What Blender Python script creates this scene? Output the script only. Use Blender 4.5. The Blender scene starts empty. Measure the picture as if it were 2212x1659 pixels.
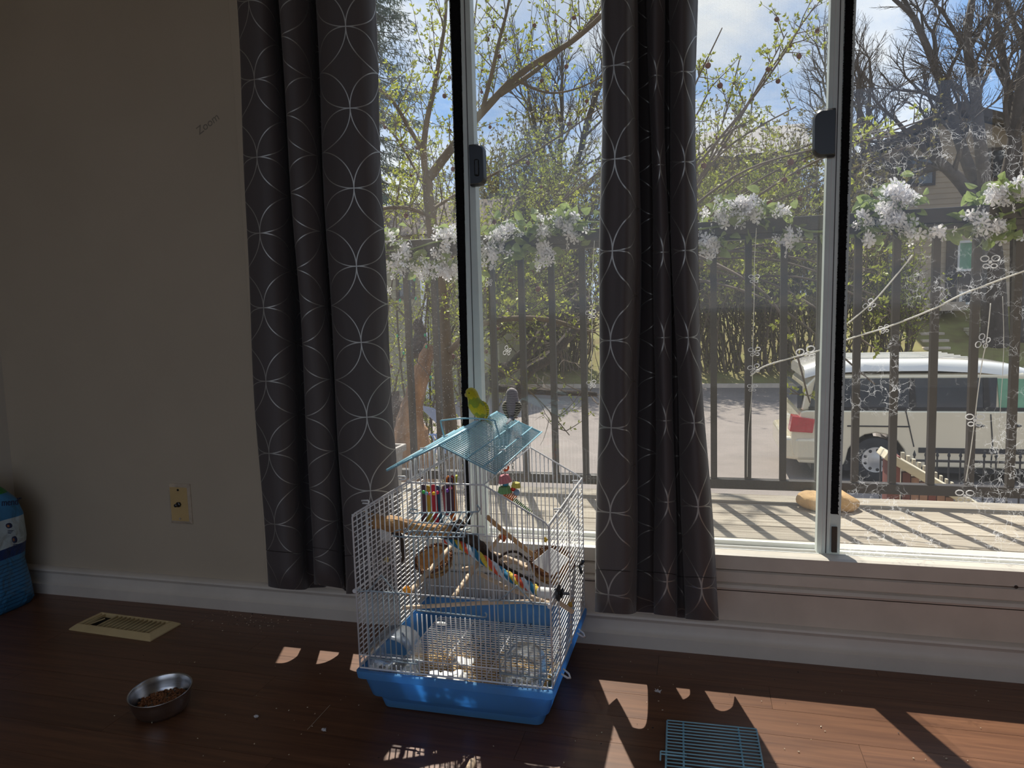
import bpy, math, random
from mathutils import Vector, Matrix
PI = math.pi
SC = bpy.context.scene
COL = SC.collection
rnd = random.Random(7)

# ---------------------------------------------------------------- camera
F_PX, IW, IH = 1534.0, 2212.0, 1659.0
YAW, PITCH, ROLL = math.radians(-15.1337), math.radians(5.5953), math.radians(1.7287)
CAM = Vector((0, -1.63, 0.794))
_cy, _sy, _cp, _sp = math.cos(YAW), math.sin(YAW), math.cos(PITCH), math.sin(PITCH)
FWD = Vector((_sy*_cp, _cy*_cp, -_sp))
_r = Vector((_cy, -_sy, 0)); _d = FWD.cross(_r)
RGT = math.cos(ROLL)*_r + math.sin(ROLL)*_d
DWN = -math.sin(ROLL)*_r + math.cos(ROLL)*_d
cam_data = bpy.data.cameras.new('camera')
cam_data.sensor_width = 36.0
cam_data.lens = F_PX/IW*36.0
cam_data.clip_start = 0.02; cam_data.clip_end = 500
cam = bpy.data.objects.new('camera', cam_data); COL.objects.link(cam)
m3 = Matrix((RGT, -DWN, -FWD)).transposed()
cam.matrix_world = Matrix.Translation(CAM) @ m3.to_4x4()
SC.camera = cam

# ---------------------------------------------------------------- sky, sun, exposure
SUN_AZ, SUN_EL = math.radians(160), math.radians(54)
SUN_DIR = Vector((math.sin(SUN_AZ)*math.cos(SUN_EL), math.cos(SUN_AZ)*math.cos(SUN_EL), -math.sin(SUN_EL)))
sd = bpy.data.lights.new('sun', 'SUN'); sd.energy = 7.6; sd.angle = math.radians(0.6); sd.color = (1.0, 0.93, 0.83)
so = bpy.data.objects.new('sun', sd); COL.objects.link(so)
so.rotation_euler = SUN_DIR.to_track_quat('-Z', 'Y').to_euler(); so.location = (-3, 8, 9)
W = bpy.data.worlds.new('sky'); SC.world = W; W.use_nodes = True
nt = W.node_tree; N = nt.nodes; Lk = nt.links
for n in list(N): N.remove(n)
def wn(t, **k):
    n = N.new(t)
    for a, v in k.items(): setattr(n, a, v)
    return n
w_out = wn('ShaderNodeOutputWorld'); w_bg = wn('ShaderNodeBackground'); w_bg.inputs['Strength'].default_value = 1.2
tc = wn('ShaderNodeTexCoord'); sep = wn('ShaderNodeSeparateXYZ'); Lk.new(tc.outputs['Generated'], sep.inputs[0])
ramp = wn('ShaderNodeValToRGB')
els = ramp.color_ramp.elements
els[0].position = 0.0; els[0].color = (.20, .19, .17, 1)
els[1].position = 1.0; els[1].color = (.14, .29, .64, 1)
for p, c in ((.495, (.20, .19, .17, 1)), (.505, (.50, .63, .82, 1)), (.58, (.30, .48, .79, 1)), (.72, (.22, .40, .76, 1))):
    e = els.new(p); e.color = c
mr = wn('ShaderNodeMapRange'); mr.inputs['From Min'].default_value = -1; mr.inputs['From Max'].default_value = 1
Lk.new(sep.outputs['Z'], mr.inputs['Value']); Lk.new(mr.outputs[0], ramp.inputs[0])
zc = wn('ShaderNodeMath', operation='MAXIMUM'); zc.inputs[1].default_value = 0.0; Lk.new(sep.outputs['Z'], zc.inputs[0])
za = wn('ShaderNodeMath', operation='ADD'); za.inputs[1].default_value = 0.22; Lk.new(zc.outputs[0], za.inputs[0])
dv = wn('ShaderNodeVectorMath', operation='DIVIDE'); cmb = wn('ShaderNodeCombineXYZ')
for i in range(3): Lk.new(za.outputs[0], cmb.inputs[i])
Lk.new(tc.outputs['Generated'], dv.inputs[0]); Lk.new(cmb.outputs[0], dv.inputs[1])
mpg = wn('ShaderNodeMapping'); mpg.inputs['Location'].default_value = (3.1, 1.7, 0.4); Lk.new(dv.outputs[0], mpg.inputs[0])
cn = wn('ShaderNodeTexNoise'); cn.inputs['Scale'].default_value = 1.5; cn.inputs['Detail'].default_value = 9; cn.inputs['Roughness'].default_value = .56; cn.inputs['Distortion'].default_value = .35
Lk.new(mpg.outputs[0], cn.inputs['Vector'])
cr = wn('ShaderNodeValToRGB'); cr.color_ramp.elements[0].position = .40; cr.color_ramp.elements[1].position = .58
Lk.new(cn.outputs['Fac'], cr.inputs[0])
up = wn('ShaderNodeMath', operation='GREATER_THAN'); up.inputs[1].default_value = 0.0; Lk.new(sep.outputs['Z'], up.inputs[0])
mu = wn('ShaderNodeMath', operation='MULTIPLY'); Lk.new(cr.outputs['Color'], mu.inputs[0]); Lk.new(up.outputs[0], mu.inputs[1])
cn2 = wn('ShaderNodeTexNoise'); cn2.inputs['Scale'].default_value = 4.0; cn2.inputs['Detail'].default_value = 5; Lk.new(mpg.outputs[0], cn2.inputs['Vector'])
cc = wn('ShaderNodeMix', data_type='RGBA'); cc.inputs['A'].default_value = (.62, .66, .74, 1); cc.inputs['B'].default_value = (1.0, 1.0, 1.0, 1); Lk.new(cn2.outputs['Fac'], cc.inputs['Factor'])
cm = wn('ShaderNodeMix', data_type='RGBA'); Lk.new(mu.outputs[0], cm.inputs['Factor']); Lk.new(ramp.outputs['Color'], cm.inputs['A']); Lk.new(cc.outputs['Result'], cm.inputs['B'])
Lk.new(cm.outputs['Result'], w_bg.inputs['Color']); Lk.new(w_bg.outputs[0], w_out.inputs['Surface'])
vs = SC.view_settings
vs.view_transform = 'Standard'; vs.look = 'None'; vs.exposure = 0.0; vs.gamma = 1.0; vs.use_curve_mapping = False
cy = SC.cycles
cy.use_denoising = True; cy.max_bounces = 8; cy.diffuse_bounces = 4; cy.glossy_bounces = 3; cy.transmission_bounces = 4
cy.transparent_max_bounces = 16; cy.caustics_reflective = False; cy.caustics_refractive = False; cy.sample_clamp_indirect = 4.0
def portal(name, loc, rot, sx, sy_):
    l = bpy.data.lights.new(name, 'AREA'); l.shape = 'RECTANGLE'; l.size = sx; l.size_y = sy_
    l.cycles.is_portal = True
    o = bpy.data.objects.new(name, l); COL.objects.link(o); o.location = loc; o.rotation_euler = rot
portal('front_window_portal', (-.12, .30, 1.16), (-PI/2, 0, 0), 2.0, 1.85)
portal('added_opening_portal', (0, -3.78, 1.25), (PI/2, 0, 0), 3.8, 2.1)  # guides sky light through the opening added in the back wall

# ---------------------------------------------------------------- geometry helpers
def ray(px, py): return RGT*((px-IW/2)/F_PX) + DWN*((py-IH/2)/F_PX) + FWD
def P(px, py, y=None, z=None, dep=None):
    d = ray(px, py)
    if y is not None: t = (y-CAM.y)/d.y
    elif z is not None: t = (z-CAM.z)/d.z
    else: t = dep
    return CAM + d*t
def at(z, y, px, py): return P(px, py, y=y)
ORG = {}
class MB:
    def __init__(s): s.v = []; s.f = []; s.uv = None
    def box(s, a, b, R=None, c=None):
        i = len(s.v); a = Vector(a); b = Vector(b)
        vs_ = [Vector((x, y, z)) for x in (a.x, b.x) for y in (a.y, b.y) for z in (a.z, b.z)]
        if R is not None:
            c = Vector(c) if c is not None else (a+b)/2
            vs_ = [c + R @ (v-c) for v in vs_]
        s.v += vs_
        s.f += [(i+0, i+1, i+3, i+2), (i+4, i+6, i+7, i+5), (i+0, i+4, i+5, i+1), (i+2, i+3, i+7, i+6), (i+0, i+2, i+6, i+4), (i+1, i+5, i+7, i+3)]
        return s
    def tube(s, pts, r, n=6, cap=True, closed=False):
        pts = [Vector(p) for p in pts]; k = len(pts)
        rs = r if isinstance(r, (list, tuple)) else [r]*k
        rings = []; prev = None
        for j in range(k):
            if closed: t = pts[(j+1) % k] - pts[j-1]
            else: t = pts[min(j+1, k-1)] - pts[max(j-1, 0)]
            if t.length < 1e-9: t = Vector((0, 0, 1))
            t.normalize()
            if prev is None:
                a = Vector((0, 0, 1)) if abs(t.z) < .9 else Vector((1, 0, 0))
                u = t.cross(a).normalized()
            else:
                u = prev - t*prev.dot(t)
                if u.length < 1e-6: u = t.cross(Vector((1, 0.3, 0.2)))
                u.normalize()
            prev = u; w = t.cross(u)
            rings.append([pts[j] + (u*math.cos(2*PI*q/n) + w*math.sin(2*PI*q/n))*rs[j] for q in range(n)])
        s.loft(rings, cap=cap and not closed, wrap=closed)
        return s
    def loft(s, rings, cap=True, wrap=False):
        i = len(s.v); n = len(rings[0]); k = len(rings)
        for R in rings: s.v += [Vector(p) for p in R]
        for j in range(k if wrap else k-1):
            a = i+j*n; b = i+((j+1) % k)*n
            for q in range(n): s.f.append((a+q, a+(q+1) % n, b+(q+1) % n, b+q))
        if cap:
            s.f.append(tuple(i+q for q in reversed(range(n)))); s.f.append(tuple(i+(k-1)*n+q for q in range(n)))
        return s
    def lathe(s, prof, c=(0, 0, 0), n=24, M=None, cap=True):
        c = Vector(c); rings = []
        for r, z in prof:
            ring = []
            for q in range(n):
                p = Vector((r*math.cos(2*PI*q/n), r*math.sin(2*PI*q/n), z))
                ring.append(c + (M @ p if M is not None else p))
            rings.append(ring)
        return s.loft(rings, cap=cap)
    def ball(s, c, r, n=8, k=6, sc=(1, 1, 1), M=None):
        c = Vector(c); rings = []
        for j in range(k+1):
            th = PI*min(max(j/k, .02), .98); ring = []
            for q in range(n):
                p = Vector((r*sc[0]*math.sin(th)*math.cos(2*PI*q/n), r*sc[1]*math.sin(th)*math.sin(2*PI*q/n), -r*sc[2]*math.cos(th)))
                ring.append(c + (M @ p if M is not None else p))
            rings.append(ring)
        return s.loft(rings)
    def poly(s, pts):
        i = len(s.v); s.v += [Vector(p) for p in pts]; s.f.append(tuple(range(i, i+len(pts)))); return s
    def prism(s, pts, d):
        d = Vector(d); a = [Vector(p) for p in pts]
        return s.loft([a, [p+d for p in a]])
    def extrude_x(s, yz, x0, x1):
        return s.loft([[Vector((x0, y, z)) for y, z in yz], [Vector((x1, y, z)) for y, z in yz]])
    def build(s, name, mat, parent=None, smooth=False, bevel=0, bseg=2, recalc=True, angle=None):
        org = ORG.get(parent.name, Vector()) if parent else Vector()
        me = bpy.data.meshes.new(name)
        me.from_pydata([tuple(v-org) for v in s.v], [], s.f)
        if recalc:
            import bmesh
            bm = bmesh.new(); bm.from_mesh(me); bmesh.ops.recalc_face_normals(bm, faces=bm.faces); bm.to_mesh(me); bm.free()
        if smooth:
            me.polygons.foreach_set('use_smooth', [True]*len(me.polygons))
            if angle: me.set_sharp_from_angle(angle=math.radians(angle))
        me.materials.append(mat); me.update()
        o = bpy.data.objects.new(name, me); COL.objects.link(o)
        if parent: o.parent = parent
        ORG[o.name] = org
        if bevel:
            b = o.modifiers.new('bevel', 'BEVEL'); b.width = bevel; b.segments = bseg; b.limit_method = 'ANGLE'; b.angle_limit = math.radians(40)
        return o
def tag(o, label=None, cat=None, group=None, kind=None):
    if label: o['label'] = label
    if cat: o['category'] = cat
    if group: o['group'] = group
    if kind: o['kind'] = kind
    return o
def thing(name, loc, label, cat, group=None, kind=None):
    o = bpy.data.objects.new(name, None); COL.objects.link(o); o.location = loc; o.empty_display_size = .05
    ORG[o.name] = Vector(loc)
    return tag(o, label, cat, group, kind)
def inst(src, name, parent, loc, rot=None, scale=1.0):
    """a copy of a small part; shares its mesh"""
    o = src.copy(); o.name = name; COL.objects.link(o); o.parent = parent
    o.location = Vector(loc) - ORG.get(parent.name, Vector())
    if rot is not None: o.rotation_euler = rot
    o.scale = (scale,)*3
    return o
def proto(mb, name, mat, smooth=False):
    o = mb.build(name, mat, None, smooth); COL.objects.unlink(o); return o
def stuff(o): o['kind'] = 'stuff'; return o
def spline(pts, k=6):
    pts = [Vector(p) for p in pts]; out = []
    for i in range(len(pts)-1):
        p0 = pts[max(i-1, 0)]; p1 = pts[i]; p2 = pts[i+1]; p3 = pts[min(i+2, len(pts)-1)]
        for j in range(k):
            t = j/k
            out.append(.5*((2*p1) + (p2-p0)*t + (2*p0-5*p1+4*p2-p3)*t*t + (3*p1-p0-3*p2+p3)*t**3))
    out.append(pts[-1]); return out
def lerp(a, b, t): return a + (b-a)*t

# ---------------------------------------------------------------- materials
class NB:
    """node-graph shorthand"""
    def __init__(s, name):
        s.m = bpy.data.materials.new(name); s.m.use_nodes = True; s.t = s.m.node_tree; s.n = s.t.nodes; s.l = s.t.links
        for x in list(s.n): s.n.remove(x)
        s.out = s.n.new('ShaderNodeOutputMaterial')
    def add(s, ty, _in=None, **k):
        n = s.n.new(ty)
        for a, v in k.items(): setattr(n, a, v)
        for a, v in (_in or {}).items():
            if hasattr(v, 'is_output') or v.__class__.__name__.startswith('NodeSocket'): s.l.new(v, n.inputs[a])
            else: n.inputs[a].default_value = v
        return n
    def math(s, op, a, b=0.0, c=0.0):
        n = s.n.new('ShaderNodeMath'); n.operation = op
        for i, v in enumerate((a, b, c)):
            if v.__class__.__name__.startswith('NodeSocket'): s.l.new(v, n.inputs[i])
            else: n.inputs[i].default_value = v
        return n.outputs[0]
    def surf(s, sock): s.l.new(sock, s.out.inputs['Surface']); return s.m
def c4(c): return (c[0], c[1], c[2], 1)
def srgb(r, g, b):
    f = lambda v: ((v/255)/12.92 if v/255 <= .04045 else ((v/255+.055)/1.055)**2.4)
    return (f(r), f(g), f(b))
def mat(name, col, rough=.5, var=.12, scale=8, metal=0, bump=0, bscale=60, spec=.5, transl=0, stretch=None, col2=None, coat=0, alpha=None, trans=0, ior=1.45, sheen=0):
    b = NB(name)
    tcn = b.add('ShaderNodeTexCoord'); vec = tcn.outputs['Object']
    if stretch: vec = b.add('ShaderNodeMapping', {'Vector': vec, 'Scale': stretch}).outputs[0]
    nz = b.add('ShaderNodeTexNoise', {'Vector': vec, 'Scale': scale, 'Detail': 5.0, 'Roughness': .6})
    d = col2 if col2 else tuple(max(0, v*(1-2*var)) for v in col)
    e = col if col2 else tuple(min(1, v*(1+var)) for v in col)
    rp = b.add('ShaderNodeMapRange', {'Value': nz.outputs['Fac'], 'From Min': .3, 'From Max': .7})
    mx = b.add('ShaderNodeMix', {'Factor': rp.outputs[0], 'A': c4(d), 'B': c4(e)}, data_type='RGBA')
    p = b.add('ShaderNodeBsdfPrincipled', {'Base Color': mx.outputs['Result'], 'Roughness': rough, 'Metallic': metal, 'Specular IOR Level': spec})
    if coat: p.inputs['Coat Weight'].default_value = coat
    if trans: p.inputs['Transmission Weight'].default_value = trans; p.inputs['IOR'].default_value = ior
    if sheen: p.inputs['Sheen Weight'].default_value = sheen
    if bump:
        nb = b.add('ShaderNodeTexNoise', {'Vector': vec, 'Scale': bscale, 'Detail': 4.0})
        bp = b.add('ShaderNodeBump', {'Height': nb.outputs['Fac'], 'Strength': min(1, bump), 'Distance': .002 if bscale > 20 else .01})
        b.l.new(bp.outputs[0], p.inputs['Normal'])
    s = p.outputs[0]
    if transl:
        t = b.add('ShaderNodeBsdfTranslucent', {'Color': mx.outputs['Result']})
        s = b.add('ShaderNodeMixShader', {0: transl, 1: s, 2: t.outputs[0]}).outputs[0]
    if alpha is not None:
        tr = b.add('ShaderNodeBsdfTransparent')
        s = b.add('ShaderNodeMixShader', {0: alpha, 1: tr.outputs[0], 2: s}).outputs[0]
    return b.surf(s)
M = {}
M['wall'] = mat('wall_paint', srgb(190, 176, 156), .75, .03, 2.5, bump=.15, bscale=90)
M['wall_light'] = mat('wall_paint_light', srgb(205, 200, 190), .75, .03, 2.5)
M['ceiling'] = mat('ceiling_paint', (.8, .78, .74), .9, .03)
M['trim'] = mat('trim_paint', srgb(214, 206, 196), .45, .05, 6, bump=.1, bscale=40)
M['panel'] = mat('sill_panel_paint', srgb(208, 196, 182), .5, .06, 7, bump=.1, bscale=40)
M['vinyl'] = mat('white_vinyl', (.78, .79, .78), .35, .03, 5)
M['alum'] = mat('sash_paint', srgb(226, 236, 232), .4, .04, 12, bump=.1)
M['sill'] = mat('sill_frame_paint', srgb(208, 200, 188), .4, .05, 9, bump=.1)
M['pile'] = mat('pile_felt', (.012, .012, .013), .95, .3, 300, spec=.1)
M['black'] = mat('black_plastic', (.012, .012, .013), .3, .1)
M['white_wire'] = mat('white_coated_wire', (.78, .78, .80), .35, .04)
M['blue_wire'] = mat('blue_coated_wire', srgb(156, 204, 222), .35, .06)
M['grey_wire'] = mat('bluegrey_coated_wire', srgb(172, 190, 202), .35, .06)
M['steel'] = mat('brushed_steel', (.55, .55, .56), .28, .08, 30, metal=1, stretch=(1, 1, 30))
M['chain'] = mat('chain_steel', (.6, .58, .54), .3, .1, metal=1)
M['dark_metal'] = mat('dark_metal', (.05, .05, .055), .3, .1, metal=.8)
M['blue_tray'] = mat('blue_tray_plastic', srgb(122, 190, 244), .32, .04, 6, transl=.55, coat=.2)
M['dowel'] = mat('pale_dowel_wood', srgb(214, 188, 160), .6, .1, 14, stretch=(1, 1, 1))
M['dowel_tan'] = mat('tan_dowel_wood', srgb(190, 150, 105), .6, .12, 14)
M['bark'] = mat('dark_bark', srgb(70, 55, 46), .9, .35, 60, bump=.8, bscale=90)
M['peeled'] = mat('peeled_wood', srgb(205, 160, 105), .75, .25, 30, bump=.8, bscale=120, col2=srgb(120, 82, 50))
M['wicker'] = mat('nest_wicker', srgb(206, 172, 122), .8, .3, 60, col2=srgb(120, 80, 46))
M['wicker_dark'] = mat('nest_rim', srgb(120, 78, 50), .8, .35, 60)
M['clear'] = None
M['brown_wood'] = mat('redbrown_stain', srgb(122, 66, 58), .7, .18, 12, stretch=(1, 1, .1))
M['pale_wood'] = mat('weathered_pale_wood', srgb(206, 196, 172), .8, .18, 10, stretch=(.15, 1, 1))
M['rail'] = mat('dark_brown_railing', srgb(50, 44, 42), .45, .1, 20)
M['petal'] = mat('white_petal_fabric', (.82, .81, .84), .7, .05, 20, transl=.35)
M['gleaf'] = mat('garland_leaf_fabric', srgb(142, 158, 96), .6, .2, 14, transl=.4)
M['leaf'] = mat('spring_leaf', srgb(164, 170, 66), .5, .25, 3, transl=.5)
M['leaf2'] = mat('olive_leaf', srgb(150, 158, 66), .5, .25, 3, transl=.45)
M['twig'] = mat('grey_brown_twig', srgb(104, 88, 72), .8, .2, 6)
M['trunk'] = mat('apple_bark', srgb(98, 78, 50), .85, .25, 9, bump=.6, bscale=30, stretch=(1, 1, .3))
M['stump'] = mat('bare_stump_wood', srgb(184, 138, 96), .8, .3, 9, bump=.8, bscale=20, stretch=(1, 1, .22), col2=srgb(82, 62, 48))
M['bare'] = mat('bare_tree_bark', srgb(88, 78, 70), .85, .2, 4)
M['hedge_leaf'] = mat('olive_brown_leaf', srgb(136, 128, 72), .6, .25, 3, transl=.35)
M['stair_board'] = mat('worn_stair_board', srgb(162, 124, 106), .8, .2, 10, stretch=(1, 1, .1))
M['fruit'] = mat('dried_fruit', srgb(104, 50, 36), .7, .25, 40)
M['needle'] = mat('spruce_needles', srgb(78, 96, 84), .7, .2, 3, transl=.2)
M['asphalt'] = mat('pale_asphalt', srgb(136, 126, 119), .9, .08, 1.2, bump=.3, bscale=20)
M['lawn'] = mat('spring_lawn', srgb(138, 138, 78), .95, .2, 1.6, bump=.6, bscale=12, col2=srgb(120, 104, 68))
M['drygrass'] = mat('dry_verge', srgb(160, 146, 104), .95, .2, 2, bump=.5, bscale=8)
M['concrete'] = mat('step_concrete', srgb(206, 190, 172), .9, .08, 4)
M['siding'] = mat('beige_siding', srgb(186, 168, 142), .7, .05, 1)
M['siding2'] = mat('olive_siding', srgb(150, 142, 112), .7, .05, 1)
M['roof'] = mat('brown_shingles', srgb(104, 90, 78), .9, .2, 3)
M['roof_grey'] = mat('pale_grey_shingles', srgb(178, 172, 166), .9, .08, 3)
M['house_trim'] = mat('dark_brown_trim', srgb(70, 58, 50), .7, .1)
M['pane'] = mat('dark_window_pane', (.05, .06, .075), .08, .1, 2, spec=.8)
M['pane_green'] = mat('greenish_window_pane', srgb(120, 170, 140), .15, .15, 2)
M['white_paint'] = mat('white_paint', (.75, .75, .74), .5, .04)
M['van'] = mat('champagne_car_paint', srgb(224, 214, 188), .28, .03, 1, metal=.25, coat=.7)
M['van_roof'] = mat('pale_car_roof', srgb(222, 218, 208), .25, .02, 1, coat=.8)
M['tyre'] = mat('tyre_rubber', (.025, .025, .027), .8, .15)
M['hubcap'] = mat('silver_hubcap', (.55, .55, .54), .35, .05, metal=.7)
M['red_lens'] = mat('red_tail_lens', (.55, .03, .04), .15, .1, coat=.8)
M['iron'] = mat('black_iron', (.02, .02, .022), .5, .1)
M['rock'] = mat('tan_rock', srgb(200, 164, 116), .85, .2, 14, bump=.8, bscale=16)
M['cord'] = mat('white_cord', (.75, .74, .70), .5, .05)
M['ivory'] = mat('aged_ivory_plastic', srgb(206, 176, 122), .45, .08, 10)
M['ivory_edge'] = mat('paint_smeared_edge', srgb(196, 180, 160), .6, .15, 30)
M['beige'] = mat('beige_register_plastic', srgb(206, 184, 138), .5, .06, 10)
M['duct_shade'] = mat('duct_shade_black', (.01, .009, .008), .9, .1)
M['kibble'] = mat('kibble', srgb(150, 98, 62), .85, .3, 60)
M['seed'] = mat('pale_seed_husk', srgb(226, 214, 188), .7, .15, 100)
M['pellet'] = mat('straw_bedding', srgb(214, 184, 132), .85, .25, 40)
M['paper'] = mat('white_paper', (.8, .79, .78), .8, .04)
M['feather'] = mat('white_down', (.75, .75, .78), .9, .05)
M['blue_plastic'] = mat('pale_blue_plastic', srgb(150, 172, 214), .4, .06)
M['grey_plastic'] = mat('light_grey_plastic', srgb(160, 154, 150), .5, .05)
M['soil'] = mat('dark_soil', srgb(70, 56, 44), .95, .3, 20)
def glass(name, marks=None, haze=0.0, tint=(.97, .985, .98)):
    b = NB(name)
    tr = b.add('ShaderNodeBsdfTransparent', {'Color': c4(tint)})
    gl = b.add('ShaderNodeBsdfGlossy', {'Color': (1, 1, 1, 1), 'Roughness': .0})
    fr = b.add('ShaderNodeFresnel', {'IOR': 1.5})
    bf = b.add('ShaderNodeNewGeometry').outputs['Backfacing']       # reflect at the outer skin only: the slab is thin
    s = b.add('ShaderNodeMixShader', {0: b.math('MULTIPLY', fr.outputs[0], b.math('SUBTRACT', 1.0, bf)), 1: tr.outputs[0], 2: gl.outputs[0]}).outputs[0]
    if marks:
        tcn = b.add('ShaderNodeTexCoord'); o = tcn.outputs['Object']
        if marks == 'frost':
            wob = b.add('ShaderNodeTexNoise', {'Vector': o, 'Scale': 30.0, 'Detail': 4.0})
            ofs = b.add('ShaderNodeVectorMath', {0: wob.outputs['Color'], 1: (.5, .5, .5)}, operation='SUBTRACT')
            sc_ = b.add('ShaderNodeVectorMath', {0: ofs.outputs[0], 'Scale': .045}, operation='SCALE')
            ad = b.add('ShaderNodeVectorMath', {0: o, 1: sc_.outputs[0]}, operation='ADD')
            vo = b.add('ShaderNodeTexVoronoi', {'Vector': ad.outputs[0], 'Scale': 58.0}, feature='DISTANCE_TO_EDGE')
            line = b.add('ShaderNodeMapRange', {'Value': vo.outputs['Distance'], 'From Min': .006, 'From Max': .027, 'To Min': 1.0, 'To Max': 0.0})
            rg = b.add('ShaderNodeTexNoise', {'Vector': o, 'Scale': 5.5, 'Detail': 4.0, 'Roughness': .65})
            rm = b.add('ShaderNodeMapRange', {'Value': rg.outputs['Fac'], 'From Min': .49, 'From Max': .60})
            rg2 = b.add('ShaderNodeTexNoise', {'Vector': o, 'Scale': 34.0, 'Detail': 2.0})
            rm2 = b.add('ShaderNodeMapRange', {'Value': rg2.outputs['Fac'], 'From Min': .42, 'From Max': .55})
            fac = b.math('MULTIPLY', b.math('MULTIPLY', line.outputs[0], rm.outputs[0]), rm2.outputs[0])
            fac = b.math('MULTIPLY_ADD', fac, .55, haze)
        else:
            vo = b.add('ShaderNodeTexVoronoi', {'Vector': o, 'Scale': 230.0})
            dot = b.add('ShaderNodeMapRange', {'Value': vo.outputs['Distance'], 'From Min': .05, 'From Max': .22, 'To Min': 1.0, 'To Max': 0.0})
            pick = b.add('ShaderNodeSeparateColor', {0: vo.outputs['Color']})
            few = b.math('GREATER_THAN', pick.outputs[0], .72)
            streak = b.add('ShaderNodeTexNoise', {'Vector': b.add('ShaderNodeMapping', {'Vector': o, 'Scale': (1, 1, .12)}).outputs[0], 'Scale': 14.0, 'Detail': 3.0})
            st = b.add('ShaderNodeMapRange', {'Value': streak.outputs['Fac'], 'From Min': .4, 'From Max': .7, 'To Min': 0.0, 'To Max': .03})
            fac = b.math('MULTIPLY_ADD', b.math('MULTIPLY', dot.outputs[0], few), .40, b.math('ADD', st.outputs[0], haze))
        df = b.add('ShaderNodeBsdfDiffuse', {'Color': (.9, .92, .95, 1)})
        tl = b.add('ShaderNodeBsdfTranslucent', {'Color': (.9, .92, .95, 1)})
        mm = b.add('ShaderNodeMixShader', {0: .6, 1: df.outputs[0], 2: tl.outputs[0]})
        s = b.add('ShaderNodeMixShader', {0: fac, 1: s, 2: mm.outputs[0]}).outputs[0]
    return b.surf(s)
M['glass'] = glass('clean_pane', None)
M['glass_frost'] = glass('frost_marked_pane', 'frost', .012)
M['glass_dust'] = glass('dust_speckled_pane', 'dust', .012)
def screen_mat():
    b = NB('insect_screen_weave')
    o = b.add('ShaderNodeTexCoord').outputs['Object']
    s3 = b.add('ShaderNodeSeparateXYZ', {0: o})
    gx = b.math('PINGPONG', b.math('MULTIPLY', s3.outputs[0], 600.0), .5)
    gz = b.math('PINGPONG', b.math('MULTIPLY', s3.outputs[2], 600.0), .5)
    w = b.math('MAXIMUM', b.math('LESS_THAN', gx, .07), b.math('LESS_THAN', gz, .07))
    df = b.add('ShaderNodeBsdfDiffuse', {'Color': (.26, .26, .26, 1)}); tl = b.add('ShaderNodeBsdfTranslucent', {'Color': (.26, .26, .26, 1)})
    d2 = b.add('ShaderNodeMixShader', {0: .35, 1: df.outputs[0], 2: tl.outputs[0]})
    tr = b.add('ShaderNodeBsdfTransparent')
    return b.surf(b.add('ShaderNodeMixShader', {0: b.math('MULTIPLY', w, .75), 1: tr.outputs[0], 2: d2.outputs[0]}).outputs[0])
M['screen'] = screen_mat()
def clear_plastic():
    b = NB('clear_plastic')
    tr = b.add('ShaderNodeBsdfTransparent', {'Color': (.86, .89, .92, 1)})
    gl = b.add('ShaderNodeBsdfGlossy', {'Color': (1, 1, 1, 1), 'Roughness': .12})
    df = b.add('ShaderNodeBsdfDiffuse', {'Color': (.8, .84, .9, 1)})
    fr = b.add('ShaderNodeLayerWeight', {'Blend': .35})
    s = b.add('ShaderNodeMixShader', {0: .10, 1: tr.outputs[0], 2: df.outputs[0]})
    return b.surf(b.add('ShaderNodeMixShader', {0: b.math('MULTIPLY', fr.outputs['Facing'], .5), 1: s.outputs[0], 2: gl.outputs[0]}).outputs[0])
M['clear'] = clear_plastic()
def plank_mat(name, light, dark, rough, stretch, sc, grain=.5, coat=0.0, per=.25, bumpy=.2, spec=.5):
    b = NB(name)
    o = b.add('ShaderNodeTexCoord').outputs['Object']
    info = b.add('ShaderNodeObjectInfo')
    shift = b.add('ShaderNodeVectorMath', {0: o, 1: b.add('ShaderNodeVectorMath', {0: info.outputs['Location'], 1: (3.7, 9.1, 1.0)}, operation='MULTIPLY').outputs[0]}, operation='ADD')
    mp = b.add('ShaderNodeMapping', {'Vector': shift.outputs[0], 'Scale': stretch})
    n1 = b.add('ShaderNodeTexNoise', {'Vector': mp.outputs[0], 'Scale': sc, 'Detail': 8.0, 'Roughness': .65, 'Distortion': .6})
    f = b.add('ShaderNodeMapRange', {'Value': n1.outputs['Fac'], 'From Min': .5-grain*.4, 'From Max': .5+grain*.4})
    mx = b.add('ShaderNodeMix', {'Factor': f.outputs[0], 'A': c4(dark), 'B': c4(light)}, data_type='RGBA')
    hv = b.add('ShaderNodeHueSaturation', {'Color': mx.outputs['Result'], 'Value': b.math('MULTIPLY_ADD', info.outputs['Random'], per, 1-per/2)})
    p = b.add('ShaderNodeBsdfPrincipled', {'Base Color': hv.outputs[0], 'Roughness': rough, 'Specular IOR Level': spec, 'Coat Weight': coat})
    bp = b.add('ShaderNodeBump', {'Height': n1.outputs['Fac'], 'Strength': bumpy, 'Distance': .001})
    b.l.new(bp.outputs[0], p.inputs['Normal'])
    return b.surf(p.outputs[0])
M['floor'] = plank_mat('dark_laminate', srgb(128, 88, 62), srgb(80, 50, 35), .34, (1.2, 22, 8), 3.0, .7, 0, .22, .06)
M['deck'] = plank_mat('weathered_deck_wood', srgb(190, 182, 168), srgb(104, 92, 78), .85, (1.0, 26, 8), 2.4, .75, 0, .18, .5, .2)
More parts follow.
